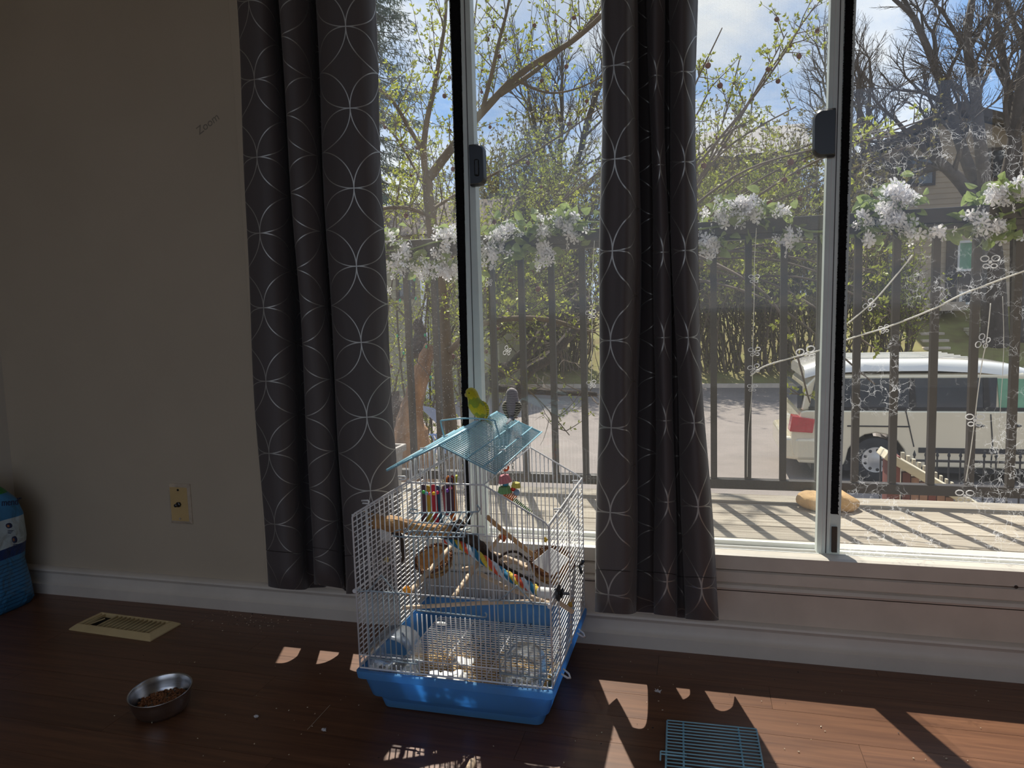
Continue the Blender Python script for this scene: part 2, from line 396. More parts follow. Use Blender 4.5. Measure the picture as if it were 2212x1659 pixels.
def curtain_mat():
    b = NB('charcoal_curtain_silver_rings')
    uv = b.add('ShaderNodeUVMap').outputs[0]
    s2 = b.add('ShaderNodeSeparateXYZ', {0: uv}); Rr = .0875
    u = b.math('DIVIDE', s2.outputs[0], Rr); v = b.math('DIVIDE', s2.outputs[1], Rr)
    a = b.math('MULTIPLY', b.math('ADD', b.math('ADD', u, v), 1.0), .5)
    c = b.math('MULTIPLY', b.math('ADD', b.math('SUBTRACT', u, v), 1.0), .5)
    fa = b.math('FRACT', a); fb = b.math('FRACT', c)
    best = None
    for ca in (0, 1):
        for cb in (0, 1):
            da = b.math('SUBTRACT', fa, float(ca)); db = b.math('SUBTRACT', fb, float(cb))
            d2 = b.math('ADD', b.math('MULTIPLY', da, da), b.math('MULTIPLY', db, db))
            e = b.math('ABSOLUTE', b.math('SUBTRACT', b.math('SQRT', b.math('MULTIPLY', d2, 2.0)), 1.0))
            best = e if best is None else b.math('MINIMUM', best, e)
    line = b.add('ShaderNodeMapRange', {'Value': best, 'From Min': .008, 'From Max': .016, 'To Min': 1.0, 'To Max': 0.0}).outputs[0]
    nz = b.add('ShaderNodeTexNoise', {'Vector': uv, 'Scale': 900.0, 'Detail': 2.0})
    base = b.add('ShaderNodeMix', {'Factor': nz.outputs['Fac'], 'A': c4(srgb(70, 64, 65)), 'B': c4(srgb(92, 85, 85))}, data_type='RGBA')
    fab = b.add('ShaderNodeBsdfPrincipled', {'Base Color': base.outputs['Result'], 'Roughness': .62, 'Sheen Weight': .15})
    sil = b.add('ShaderNodeBsdfPrincipled', {'Base Color': (.40, .39, .37, 1), 'Roughness': .42, 'Metallic': .7})
    wr = b.add('ShaderNodeTexNoise', {'Vector': b.add('ShaderNodeMapping', {'Vector': uv, 'Scale': (9, 2.4, 1)}).outputs[0], 'Scale': 1.0, 'Detail': 3.0})
    bp = b.add('ShaderNodeBump', {'Height': wr.outputs['Fac'], 'Strength': .5, 'Distance': .02})
    b.l.new(bp.outputs[0], fab.inputs['Normal'])
    return b.surf(b.add('ShaderNodeMixShader', {0: line, 1: fab.outputs[0], 2: sil.outputs[0]}).outputs[0])
M['curtain'] = curtain_mat()

# ================================================================ ROOM SHELL
XL, XR, YB, ZC = -2.02, 2.2, -3.75, 2.4
OX0, OX1, OZ0, OZ1 = -1.135, .93, .15, 2.08
def struct(o, label=None): o['kind'] = 'structure'; return tag(o, label) if label else o
m = MB()
m.box((XL-.15, .018, 0), (OX0, .17, ZC)); m.box((OX1, .018, 0), (XR+.15, .17, ZC)); m.box((OX0, .018, OZ1), (OX1, .17, ZC)); m.box((OX0, .03, 0), (OX1, .17, OZ0))
struct(m.build('wall_front', M['wall']), 'greige painted wall with the wide sliding window')
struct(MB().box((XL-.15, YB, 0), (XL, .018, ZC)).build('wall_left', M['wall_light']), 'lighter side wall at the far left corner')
struct(MB().box((XR, YB, 0), (XR+.15, .018, ZC)).build('wall_right', M['wall']), 'side wall out of view on the right')
m = MB(); m.box((XL-.15, YB-.15, 0), (XR+.15, YB, .2)); m.box((XL-.15, YB-.15, 2.3), (XR+.15, YB, ZC)); m.box((XL-.15, YB-.15, .2), (-1.9, YB, 2.3)); m.box((1.9, YB-.15, .2), (XR+.15, YB, 2.3))  # unseen opening added here so skylight brightens the window wall
struct(m.build('wall_back', M['wall']), 'wall behind the viewer with an opening added to light the room')
struct(MB().box((XL-.15, YB-.15, ZC), (XR+.15, .17, ZC+.1)).build('ceiling', M['ceiling']), 'off-white ceiling above the room')
# floor: planks laid parallel to the window wall
fl = struct(MB().box((XL-.15, YB-.15, -.12), (XR+.15, .17, -.008)).build('floor', M['floor']), 'dark brown laminate plank floor')
ORG[fl.name] = Vector()
PW = .0885
def plank_mesh(L, name, w=PW, t=.008, material='floor'):
    mb = MB().box((0, -w+.0004, -t), (L-.0006, -.0004, 0))
    return mb
protos = {L: proto(plank_mesh(L, 'plank'), 'plank', M['floor']) for L in (1.2,)}
for r in range(14):
    y1 = .0555 - r*PW + 0.0
    offs = (.36, -.10, .131, -.42, .27, -.33, .05, .44, -.2, .3, -.05, .2, -.4, .1)[r]
    x = offs - 2.4
    for k in range(4):
        if x < XR and x+1.2 > XL-.1: inst(protos[1.2], 'plank', fl, (x, y1, 0))
        x += 1.2
big = MB()
big.box((XL-.15, YB-.15, -.008), (XR+.15, .0555-14*PW, 0))
pb = big.build('plank_field', M['floor'], fl); stuff(pb)
# baseboard: moulded profile along the whole wall
prof = [(.02, 0), (-.004, 0), (-.004, .030), (-.001, .033), (.002, .036), (.006, .045), (.007, .060), (.003, .066), (-.001, .070), (.001, .0745), (.006, .078), (.012, .080), (.02, .081)]
struct(MB().extrude_x(prof, XL, XR).build('baseboard_front', M['trim'], smooth=True, angle=25), 'moulded pale baseboard under the window')
struct(MB().box((XL, YB, 0), (XL+.012, 0, .08)).build('baseboard_left', M['trim']), 'pale baseboard on the side wall')
# panel under the window and the window's sill frame
struct(MB().box((OX0-.005, .012, .078), (OX1, .03, .160)).build('trim_1', M['panel']), 'flat painted panel between baseboard and window frame')
win = thing('window_1', (0, 0, .15), 'wide sliding patio window with two sashes in white frame', None, kind='structure')
bead = [(.03, .155), (.004, .155), (-.004, .158), (-.008, .164), (-.004, .170), (.004, .173), (.03, .173)]
MB().extrude_x(bead, OX0, OX1).build('sill_bead', M['trim'], win, smooth=True, angle=30)
MB().extrude_x([(.03, .172), (.003, .172), (-.001, .176), (-.001, .199), (.003, .202), (.03, .202)], OX0, OX1).build('lower_sill_rail', M['sill'], win)
MB().extrude_x([(.17, .15), (.012, .15), (.012, .205), (-.004, .2065), (-.004, .2385), (.004, .2415), (.03, .2415), (.03, .228), (.17, .224)], OX0, OX1).build('upper_sill_rail', M['sill'], win)
for k, yy in enumerate((.036, .078, .118)):
    MB().box((OX0, yy, .22), (OX1, yy+.004, .2405-.006*k)).build('track_ridge', M['vinyl'], win)
MB().lathe([(.0035, -.002), (.0035, .001)], P(2195, 1268, y=-.0045), 12, Matrix.Rotation(PI/2, 3, 'X')).build('drain_hole', M['black'], win)
MB().extrude_x([(.16, OZ1), (.0, OZ1), (.0, OZ1-.06), (.16, OZ1-.06)], OX0, OX1).build('head_rail', M['alum'], win)
m = MB().box((OX0+.004, .010, .16), (OX0+.022, .16, OZ1)); m.build('jamb', M['alum'], win)
m = MB().box((OX1-.022, .0, .16), (OX1, .16, OZ1)); m.build('jamb', M['alum'], win)
struct(MB().box((OX0-.022, .008, .082), (OX0+.004, .02, OZ1+.04)).build('trim_2', M['wall'], bevel=.002), 'narrow casing beside the left curtain')
def slanted(name, a0, a1, b0, b1, y0, y1, material, zt=2.03, zb=.236):
    """vertical bar whose left/right edges run through two photo points each, on the plane y0"""
    def edge(q0, q1):
        p0, p1 = P(*q0, y=y0), P(*q1, y=y0)
        s = (p1.x-p0.x)/(p1.z-p0.z)
        return (p0.x+s*(zb-p0.z), p0.x+s*(zt-p0.z))
    l = edge(a0, a1); r = edge(b0, b1)
    mb = MB(); mb.loft([[Vector((l[0], y0, zb)), Vector((r[0], y0, zb)), Vector((r[0], y1, zb)), Vector((l[0], y1, zb))],
                        [Vector((l[1], y0, zt)), Vector((r[1], y0, zt)), Vector((r[1], y1, zt)), Vector((l[1], y1, zt))]])
    return mb, l, r
def pile(l, r, y0, zb, zt, seed):
    """felt strip with a ragged hairy edge"""
    g = random.Random(seed); mb = MB(); n = 46
    for i in range(n):
        t0, t1 = i/n, (i+1)/n
        a = lerp(l[0], l[1], t0); b = lerp(r[0], r[1], t0); c = lerp(l[0], l[1], t1); d = lerp(r[0], r[1], t1)
        z0, z1 = lerp(zb, zt, t0), lerp(zb, zt, t1)
        mb.box((min(a, c), y0-.004, z0), (max(b, d), y0+.004, z1))
    for i in range(900):
        t = g.random(); e = g.random() < .5
        x = lerp(l[0], l[1], t) if e else lerp(r[0], r[1], t); z = lerp(zb, zt, t); s = -1 if e else 1
        L = .0014+g.random()*.0022
        mb.poly([(x, y0-.0042, z-.0012), (x, y0-.0042, z+.0012), (x+s*L, y0-.003, z+g.uniform(-.003, .003))])
    return mb
YS = .045
# right sash: stile, felt, thin outer edge
mb, l, r = slanted('stile', (1795, 0), (1764, 1190), (1825, 0), (1792, 1190), YS, YS+.03, M['alum']); mb.build('stile', M['alum'], win, bevel=.0015)
for q in (.36, .62, .7):
    ll = (lerp(l[0], r[0], q), lerp(l[1], r[1], q))
    MB().loft([[Vector((ll[0]-.0008, YS-.0012, .24)), Vector((ll[0]+.0008, YS-.0012, .24)), Vector((ll[0]+.0008, YS+.001, .24)), Vector((ll[0]-.0008, YS+.001, .24))],
               [Vector((ll[1]-.0008, YS-.0012, 2.02)), Vector((ll[1]+.0008, YS-.0012, 2.02)), Vector((ll[1]+.0008, YS+.001, 2.02)), Vector((ll[1]-.0008, YS+.001, 2.02))]]).build('stile_groove', M['rail'] if q > .65 else M['vinyl'], win)
mb, l2, r2 = slanted('x', (1824, 0), (1791, 1190), (1850, 0), (1814, 1190), YS+.006, YS+.02, M['alum']); mb.build('stile_flange', M['alum'], win)
pl_ = pile((lerp(l2[0], r2[0], .12), lerp(l2[1], r2[1], .12)), (lerp(l2[0], r2[0], .72), lerp(l2[1], r2[1], .72)), YS+.004, .33, 2.02, 3); stuff(pl_.build('felt_strip', M['pile'], win))
MB().box((lerp(l2[0], r2[0], .2), YS, .242), (lerp(l2[0], r2[0], .7), YS+.006, .300)).build('stop_block', M['house_trim'], win)
# left sash
mb, l3, r3 = slanted('x', (994, 0), (1012, 880), (1014.5, 0), (1042, 880), YS, YS+.03, M['alum']); mb.build('stile', M['alum'], win, bevel=.0015)
for q in (.35, .45):
    ll = (lerp(l3[0], r3[0], q), lerp(l3[1], r3[1], q))
    MB().loft([[Vector((ll[0]-.0008, YS-.0012, .24)), Vector((ll[0]+.0008, YS-.0012, .24)), Vector((ll[0]+.0008, YS+.001, .24)), Vector((ll[0]-.0008, YS+.001, .24))],
               [Vector((ll[1]-.0008, YS-.0012, 2.02)), Vector((ll[1]+.0008, YS-.0012, 2.02)), Vector((ll[1]+.0008, YS+.001, 2.02)), Vector((ll[1]-.0008, YS+.001, 2.02))]]).build('stile_groove', M['rail'] if q > .4 else M['vinyl'], win)
mb, l4, r4 = slanted('x', (970, 0), (998, 880), (995, 0), (1013, 880), YS+.006, YS+.02, M['alum']); mb.build('stile_flange', M['alum'], win)
stuff(pile((lerp(l4[0], r4[0], .16), lerp(l4[1], r4[1], .16)), (lerp(l4[0], r4[0], .95), lerp(l4[1], r4[1], .95)), YS+.004, .26, 2.02, 5).build('felt_strip', M['pile'], win))
# panes and screen
MB().box((OX0+.02, YS+.012, .236), (l4[0]+.01, YS+.016, 2.03)).build('pane', M['glass_dust'], win)
MB().box((r2[0]-.006, YS+.012, .236), (OX1-.02, YS+.016, 2.03)).build('pane', M['glass_frost'], win)
MB().box((r3[0]-.035, .094, .226), (l[0]+.03, .098, 2.03)).build('pane', M['glass'], win)
sc = MB(); sc.poly([(r3[0]-.04, .118, .226), (l[0]+.05, .118, .226), (l[0]+.05, .118, 2.03), (r3[0]-.04, .118, 2.03)])
stuff(sc.build('insect_screen', M['screen'], win))
MB().box((r3[0]-.04, .114, .222), (l[0]+.05, .122, .236)).build('screen_rail', M['vinyl'], win)
# D-shaped handles
def handle(q, flip):
    (x0, y0_), (x1, y1_) = q
    a = P(x0, y0_, y=YS-.01); b = P(x1, y1_, y=YS-.01)
    w = abs(b.x-a.x); h = abs(a.z-b.z); cx, cz = (a.x+b.x)/2, (a.z+b.z)/2
    def ring(k, y):
        pts = []
        hw, hh, rr = w/2*k, h/2*k, min(w, h)*.42*k
        for (sx, sz, a0) in ((1, 1, 0), (-1, 1, 90), (-1, -1, 180), (1, -1, 270)):
            r_ = rr if sx == flip else rr*.12
            for j in range(5):
                an = math.radians(a0+90*j/4)
                pts.append(Vector((cx+sx*(hw-r_)+r_*math.cos(an), y, cz+sz*(hh-r_)+r_*math.sin(an))))
        return pts
    o = MB().loft([ring(1, YS+.002), ring(1, YS-.012), ring(.9, YS-.018)]).build('handle', M['black'], win, smooth=True, angle=40)
    ORG[o.name] = ORG[win.name]
    if flip > 0: MB().box((cx-w*.12, YS-.024, cz-h*.28), (cx+w*.16, YS-.017, cz+h*.12)).build('thumb_latch', M['black'], o, bevel=.003)
handle(((1013, 313), (1049, 400)), 1)
handle(((1757, 238), (1804, 338)), -1)

# ================================================================ CURTAINS
def curtain(name, ctrl, zb, zt, label, flare=0.0, seed=1, anchor=None):
    g = random.Random(seed)
    pts = spline([(x, y, 0) for x, y in ctrl], 10)
    L = [0]
    for i in range(1, len(pts)): L.append(L[-1]+(pts[i]-pts[i-1]).length)
    cx = sum(p.x for p in pts)/len(pts)
    nz = 44; rows = []
    ph = [g.random()*6 for _ in range(4)]
    mb = MB()
    for j in range(nz+1):
        t = j/nz
        k = 1 + flare*max(0, (t-.45)/.55)**2
        for i, p in enumerate(pts):
            z = lerp(zt, zb+(-.11-p.y)*.42, t)
            x = cx+(p.x-cx)*k + .004*math.sin(L[i]*9+z*4+ph[0]) + .002*math.sin(z*11+ph[1]+i*.1)
            y = p.y + .006*math.sin(L[i]*14+z*3+ph[2])*(.4+t) - .01*t
            mb.v.append(Vector((x, y, z + .006*math.sin(L[i]*13+ph[3])*t)))
    n = len(pts)
    uvs = []
    for j in range(nz):
        for i in range(n-1):
            a = j*n+i; mb.f.append((a, a+1, a+n+1, a+n))
    u0 = z0 = 0                                            # where one star of the printed pattern sits
    ax_, az_ = anchor
    best = min(range(n), key=lambda i: abs(P(ax_, az_, y=pts[i].y).x-pts[i].x)+(10 if pts[i].y > -.10 else 0))
    u0 = L[best]; z0 = P(ax_, az_, y=pts[best].y).z-zb
    root = thing(name, (cx, ctrl[0][1], zb), label, 'curtain', 'charcoal window curtains')
    o = mb.build('panel', M['curtain'], root, smooth=True, recalc=False)
    uvl = o.data.uv_layers.new(name='uv')
    for poly in o.data.polygons:
        for li in poly.loop_indices:
            vi = o.data.loops[li].vertex_index
            uvl.data[li].uv = (L[vi % n]-u0, o.data.vertices[vi].co.z-z0)
    s = o.modifiers.new('thick', 'SOLIDIFY'); s.thickness = .0018; s.offset = 0
    # stitched hem line
    hm = []
    jz = nz-2
    rowp = [mb.v[jz*n+i] + Vector((0, -.0022, 0)) for i in range(n)]
    MB().tube(rowp, .0007, 4).build('hem_stitch', M['rail'], root)
    return root
def cx_(px, y=-.185, py=600): return P(px, py, y=y).x
lc = [(cx_(543, -.115), -0.080), (cx_(548, -.115), -0.117), (cx_(580, -.115), -0.133), (cx_(606, -.115), -0.125), (cx_(615, -.115), -0.090), (cx_(604, -.115), -0.040), (cx_(626, -.115), -0.017), (cx_(642, -.115), -0.050),
      (cx_(640, -.115), -0.100), (cx_(655, -.115), -0.127), (cx_(678, -.115), -0.117), (cx_(690, -.115), -0.080), (cx_(678, -.115), -0.035), (cx_(702, -.115), -0.027), (cx_(704, -.115), -0.085), (cx_(718, -.115), -0.117),
      (cx_(745, -.115), -0.131), (cx_(778, -.115), -0.127), (cx_(800, -.115), -0.113), (cx_(812, -.115), -0.090), (cx_(815, -.115), -0.060)]
curtain('curtain', lc, .136, 2.22, 'charcoal curtain with silver ring pattern beside the grey wall', .05, 3, (758, 235))
rc = [(cx_(1316), -0.135), (cx_(1305), -0.165), (cx_(1316), -0.198), (cx_(1340), -0.206), (cx_(1366), -0.195), (cx_(1378, -.115), -0.080), (cx_(1372, -.115), -0.030), (cx_(1398, -.115), -0.015), (cx_(1412, -.115), -0.045),
      (cx_(1408, -.115), -0.090), (cx_(1424, -.115), -0.117), (cx_(1441, -.115), -0.100), (cx_(1440, -.115), -0.055), (cx_(1452, -.115), -0.050), (cx_(1455, -.115), -0.100), (cx_(1478, -.115), -0.129), (cx_(1498, -.115), -0.113), (cx_(1506, -.115), -0.075)]
curtain('curtain', rc, .136, 2.22, 'charcoal curtain with silver ring pattern in the middle of the window', .42, 8, (1484, 911))
rod = thing('curtain_rod', (-.1, -.08, 2.25), 'dark curtain rod above the window carrying both curtains', 'rod')
MB().tube([(-1.4, -.15, 2.24), (1.2, -.15, 2.24)], .011, 12).build('pole', M['dark_metal'], rod)
for sx in (-1.35, 1.15): MB().tube([(sx, -.15, 2.24), (sx, .02, 2.26)], .008, 8).build('bracket', M['dark_metal'], rod)

# ================================================================ SMALL THINGS ON WALL AND FLOOR
# coax wall plate
pc = P(388, 1089, y=.012)
wp = thing('wall_plate', (pc.x, .018, pc.z), 'ivory coaxial wall plate with smeared paint on its rim', 'outlet')
m = MB(); hw, hh = .0355, .0575
m.loft([[Vector((pc.x+sx*hw*k, y, pc.z+sz*hh*k)) for sx, sz in ((-1, -1), (1, -1), (1, 1), (-1, 1))] for k, y in ((1, .018), (1, .0155), (.86, .011))])
m.build('plate_rim', M['ivory_edge'], wp)
m = MB().box((pc.x-hw*.8, .0102, pc.z-hh*.84), (pc.x+hw*.8, .0115, pc.z+hh*.84)); m.build('plate', M['ivory'], wp, bevel=.0006)
RX = Matrix.Rotation(PI/2, 3, 'X')
MB().lathe([(.0075, -.004), (.0075, .004), (.005, .005), (.005, .014), (.003, .015)], (pc.x, .008, pc.z), 6, RX).build('coax_jack', M['dark_metal'], wp)
for dz in (.041, -.041): MB().lathe([(.003, -.001), (.003, .0015)], (pc.x, .0098, pc.z+dz), 10, RX).build('screw', M['ivory_edge'] if dz < 0 else M['dark_metal'], wp)
# floor register
VC = Vector((-1.482, -.152, 0))
vr = thing('floor_register', VC, 'beige plastic floor vent register with a broken corner slot', 'vent')
RV = Matrix.Rotation(math.radians(-3.0), 3, 'Z')
def vt(x, y, z): return VC + RV @ Vector((x, y, 0)) + Vector((0, 0, z))
L2, W2 = .136, .052
m = MB()
def rect(l, w, z): return [vt(-l, -w, z), vt(l, -w, z), vt(l, w, z), vt(-l, w, z)]
out = [rect(L2, W2, 0.0), rect(L2, W2, .003), rect(L2-.014, W2-.014, .013)]
inn = [rect(L2-.022, W2-.018, .013), rect(L2-.024, W2-.020, .002)]
m.loft(out+inn, cap=False); m.build('frame', M['beige'], vr, bevel=.0015)
m = MB(); m.poly(rect(L2-.02, W2-.016, .0022)); m.build('duct_shade_sheet', M['duct_shade'], vr)  # flat black sheet above the floor, coloured as the shade inside the duct
for k in range(15):
    if k in (1, 2): continue
    x = -L2+.032 + k*.0146
    ring = []
    m = MB()
    path = [vt(x+.006*math.sin(t*PI), lerp(-W2+.018, W2-.018, t), .0085+.0035*math.sin(t*PI)) for t in [q/6 for q in range(7)]]
    rings = []
    for p in path: rings.append([p+Vector((-.0012, 0, -.004)), p+Vector((.0012, 0, -.004)), p+Vector((.0022, 0, .003)), p+Vector((-.0006, 0, .003))])
    m.loft(rings); m.build('slat', M['beige'], vr)
MB().tube([vt(-L2+.04, -W2+.02, .008), vt(-L2+.055, .012, .010)], .0018, 6).build('broken_slat', M['beige'], vr)
# steel food bowl, tipped so the food has slid to the viewer's side
bc = P(352, 1534, z=.0)
bowl = thing('food_bowl', bc, 'stainless steel pet food bowl on the dark floor', 'bowl')
RB = Matrix.Rotation(math.radians(4), 3, 'X')
bp_ = [(.040, 0), (.046, .002), (.052, .010), (.056, .022), (.0585, .034), (.0600, .044), (.0615, .046), (.0605, .047), (.0585, .044), (.0565, .034), (.053, .020), (.047, .008), (.030, .005), (.001, .0048)]
MB().lathe(bp_, bc+Vector((0, 0, .001)), 48, RB, cap=False).build('basin', M['steel'], bowl, smooth=True)
g = random.Random(2); m = MB()
for i in range(420):
    a = g.random()*2*PI; r_ = .047*math.sqrt(g.random()); x, y = r_*math.cos(a), r_*math.sin(a)
    z = .021+.006*(x*.6-y*.4)/.047+g.random()*.004
    m.ball(bc+Vector((x, y, z)), .0022+.0012*g.random(), 5, 3, (1, 1, .7))
stuff(tag(m.build('dry_kibble', M['kibble']), 'small brown pellets of dry food filling the steel bowl', 'pet food'))
# litter / bedding bag at the left edge
BX, BY = -1.955, -.13
bag = thing('bedding_bag', (BX, BY, 0), 'crumpled blue and green pet bedding bag in the corner', 'bag')
def bag_ring(z, hx, hy, dx=0, dy=0, n=28, wob=.0, ph=0):
    R_ = []
    for q in range(n):
        a = 2*PI*q/n; c, s = math.cos(a), math.sin(a)
        k = (abs(c)**4+abs(s)**4)**(-.25)
        w_ = 1+wob*math.sin(3*a+ph)+wob*.6*math.sin(7*a+2*ph)
        R_.append(Vector((BX+dx+hx*c*k*w_, BY+dy+hy*s*k*w_, z)))
    return R_
def bagmat():
    b = NB('printed_bag'); o = b.add('ShaderNodeTexCoord').outputs['Object']; s = b.add('ShaderNodeSeparateXYZ', {0: o}); z = s.outputs[2]
    rp = b.add('ShaderNodeValToRGB', {0: b.math('MULTIPLY', z, 2.2)}); rp.color_ramp.interpolation = 'CONSTANT'
    e = rp.color_ramp.elements; e[0].position = 0; e[0].color = c4(srgb(58, 128, 178)); e[1].position = .335; e[1].color = c4(srgb(20, 52, 110))
    for p, c in ((.40, srgb(190, 208, 216)), (.585, srgb(58, 128, 178)), (.735, srgb(20, 120, 48))):
        q = e.new(p); q.color = c4(c)
    ln = b.math('MULTIPLY', b.math('LESS_THAN', b.math('PINGPONG', b.math('MULTIPLY', z, 95.0), .5), .15), b.math('LESS_THAN', z, .14))
    mx = b.add('ShaderNodeMix', {'Factor': b.math('MULTIPLY', ln, .6), 'A': rp.outputs[0], 'B': c4(srgb(18, 50, 90))}, data_type='RGBA')
    nz = b.add('ShaderNodeTexNoise', {'Vector': o, 'Scale': 16.0, 'Detail': 3.0, 'Distortion': 1.0})
    bp = b.add('ShaderNodeBump', {'Height': nz.outputs['Fac'], 'Strength': .7, 'Distance': .02})
    p = b.add('ShaderNodeBsdfPrincipled', {'Base Color': mx.outputs['Result'], 'Roughness': .35}); b.l.new(bp.outputs[0], p.inputs['Normal'])
    return b.surf(p.outputs[0])
M['bag'] = bagmat()
rings = [bag_ring(z, hx, hy, dx, 0, 28, w_, z*20) for z, hx, hy, dx, w_ in ((0.0, .054, .085, .004, .01), (.012, .060, .092, .004, .02), (.07, .059, .090, .004, .03), (.13, .057, .086, 0, .04), (.20, .066, .080, .002, .04), (.27, .072, .074, .004, .035), (.315, .066, .06, .002, .04), (.345, .050, .042, -.008, .05), (.375, .034, .016, -.02, .06), (.395, .030, .006, -.03, .05))]
MB().loft(rings).build('body', M['bag'], bag, smooth=True)
def text(name, body, size, loc, rot, material, parent, ext=.0004, align='CENTER', shear=0):
    cu = bpy.data.curves.new(name, 'FONT'); cu.body = body; cu.size = size; cu.extrude = ext; cu.align_x = align; cu.shear = shear
    o = bpy.data.objects.new(name, cu); COL.objects.link(o); cu.materials.append(material)
    if parent: o.parent = parent; o.location = Vector(loc)-ORG[parent.name]
    else: o.location = loc
    o.rotation_euler = rot
    me = bpy.data.meshes.new_from_object(o); me.name = name
    q = bpy.data.objects.new(name, me); COL.objects.link(q); q.parent = o.parent; q.location = o.location; q.rotation_euler = rot
    bpy.data.objects.remove(o)
    return q
M['ink'] = mat('navy_ink', srgb(14, 30, 66), .5, .05)
def bag_at(px, py, hy): return P(px, py, y=BY-hy-.0015)
text('printed_word', 'mend', .026, bag_at(40, 1090, .074), (math.radians(86), math.radians(-6), 0), M['ink'], bag, .0006, 'RIGHT', .15)
text('printed_word', 'yo', .009, bag_at(46, 1078, .072), (math.radians(86), math.radians(-6), 0), M['ink'], bag, .0006, 'RIGHT', .15)
for (px, py, hy, rx, rz) in ((18, 1136, .080, .009, .007), (30, 1166, .082, .007, .009)):
    c = bag_at(px, py, hy); ring = [c+Vector((rx*math.cos(2*PI*q/20), 0, rz*math.sin(2*PI*q/20))) for q in range(20)]
    MB().prism(ring, (0, .004, 0)).build('printed_medallion', M['ink'], bag)
    MB().prism([c+Vector((rx*.5*math.cos(2*PI*q/12), -.0006, rz*.5*math.sin(2*PI*q/12))) for q in range(12)], (0, .002, 0)).build('printed_picture', M['kibble'], bag)
    for k in range(3): MB().box(c+Vector((-.004, -.0004, -.013-.0035*k)), c+Vector((.014-.004*k, .002, -.012-.0035*k))).build('printed_line', M['ink'], bag)
# faint pencil scribble on the wall
M['pencil'] = mat('faint_pencil', srgb(140, 132, 120), .8, .05)
ps = P(430, 292, y=.0175)
tag(text('pencil_note', 'Zoom', .030, (ps.x, .0177, ps.z), (PI/2, math.radians(-28), 0), M['pencil'], None, .0001, 'LEFT'), 'faint pencilled word on the wall beside the left curtain', 'writing')
for q, s_ in (((442, 340), .0012), ((452, 275), .001), ((517, 768), .0012), ((426, 977), .0014), ((360, 856), .0016)):
    pass

# ================================================================ BIRD CAGE
CXc, CYc = -.469, -.2165
xL, xR, yF, yK = -.665, -.272, -.400, -.030
cage = thing('bird_cage', (CXc, CYc, 0), 'white wire bird cage with blue tray and blue gable roof', 'bird cage')
def rrect(z, hx, hy, r=.02, n=5, cx=CXc, cy=CYc):
    R_ = []
    for sx, sy, a0 in ((1, 1, 0), (-1, 1, 90), (-1, -1, 180), (1, -1, 270)):
        for j in range(n):
            a = math.radians(a0+90*j/(n-1)); R_.append(Vector((cx+sx*(hx-r)+r*math.cos(a), cy+sy*(hy-r)+r*math.sin(a), z)))
    return R_
MB().loft([rrect(.0, .162, .145, .012), rrect(.003, .167, .150, .014), rrect(.034, .174, .159, .014), rrect(.0350, .182, .170, .014), rrect(.037, .1835, .1715, .014), rrect(.082, .192, .186, .014), rrect(.0835, .201, .196, .012),
           rrect(.0965, .2025, .1975, .012), rrect(.098, .201, .196, .012), rrect(.098, .193, .188, .012), rrect(.094, .190, .185, .018), rrect(.040, .180, .168, .024), rrect(.012, .166, .150, .022)]).build('tray', M['blue_tray'], cage, smooth=True, angle=35)
ZB, ZM, ZS, ZT = .100, .260, .414, .4815
tl, tr_ = -.546, -.393
WR = .00115
def front_top(x):
    if x < tl: return lerp(ZS, ZT, (x-xL)/(tl-xL))
    if x > tr_: return lerp(ZS, ZT, (xR-x)/(xR-tr_))
    return .5545-.45*abs(x+.4695)
fs = [xL+ (xR-xL)*i/40 for i in range(41)]
dC = (P(893, 1165, y=yF).x, P(1048, 1165, y=yF).x, .222, .425)          # centre door
dL = (P(795, 1300, y=yF).x, P(888, 1300, y=yF).x, .112, ZM)             # left feeder door
dR = (P(1076, 1300, y=yF).x, P(1178, 1300, y=yF).x, .112, ZM)           # right feeder door
bars = MB()
for x in fs:
    top = front_top(x); segs = [(ZB, top)]
    for (a, b, z0, z1) in (dC, dL, dR):
        if a < x < b:
            ns = []
            for s0, s1 in segs:
                if s0 < z0: ns.append((s0, min(s1, z0)))
                if s1 > z1: ns.append((max(s0, z1), s1))
            segs = ns
    for s0, s1 in segs:
        if s1-s0 > .003: bars.tube([(x, yF, s0), (x, yF, s1)], WR, 6)
stuff(tag(bars.build('front_wires', M['white_wire'], cage, smooth=True)))
bars = MB()
for x in fs[::1]: bars.tube([(x, yK, ZB), (x, yK, front_top(x))], WR, 5)
stuff(bars.build('back_wires', M['white_wire'], cage, smooth=True))
for nm, xs in (('left_wires', xL), ('right_wires', xR)):
    bars = MB(); z = ZB+.006
    while z < ZS-.002:
        bars.tube([(xs, yF, z), (xs, yK, z)], WR*1.1, 6); z += .0104
    for k in (.18, .5, .82):
        y = lerp(yF, yK, k); bars.tube([(xs-.002*(1 if xs == xL else -1), y, ZB), (xs-.002*(1 if xs == xL else -1), y, ZS)], WR*1.3, 6)
    stuff(bars.build(nm, M['white_wire'], cage, smooth=True))
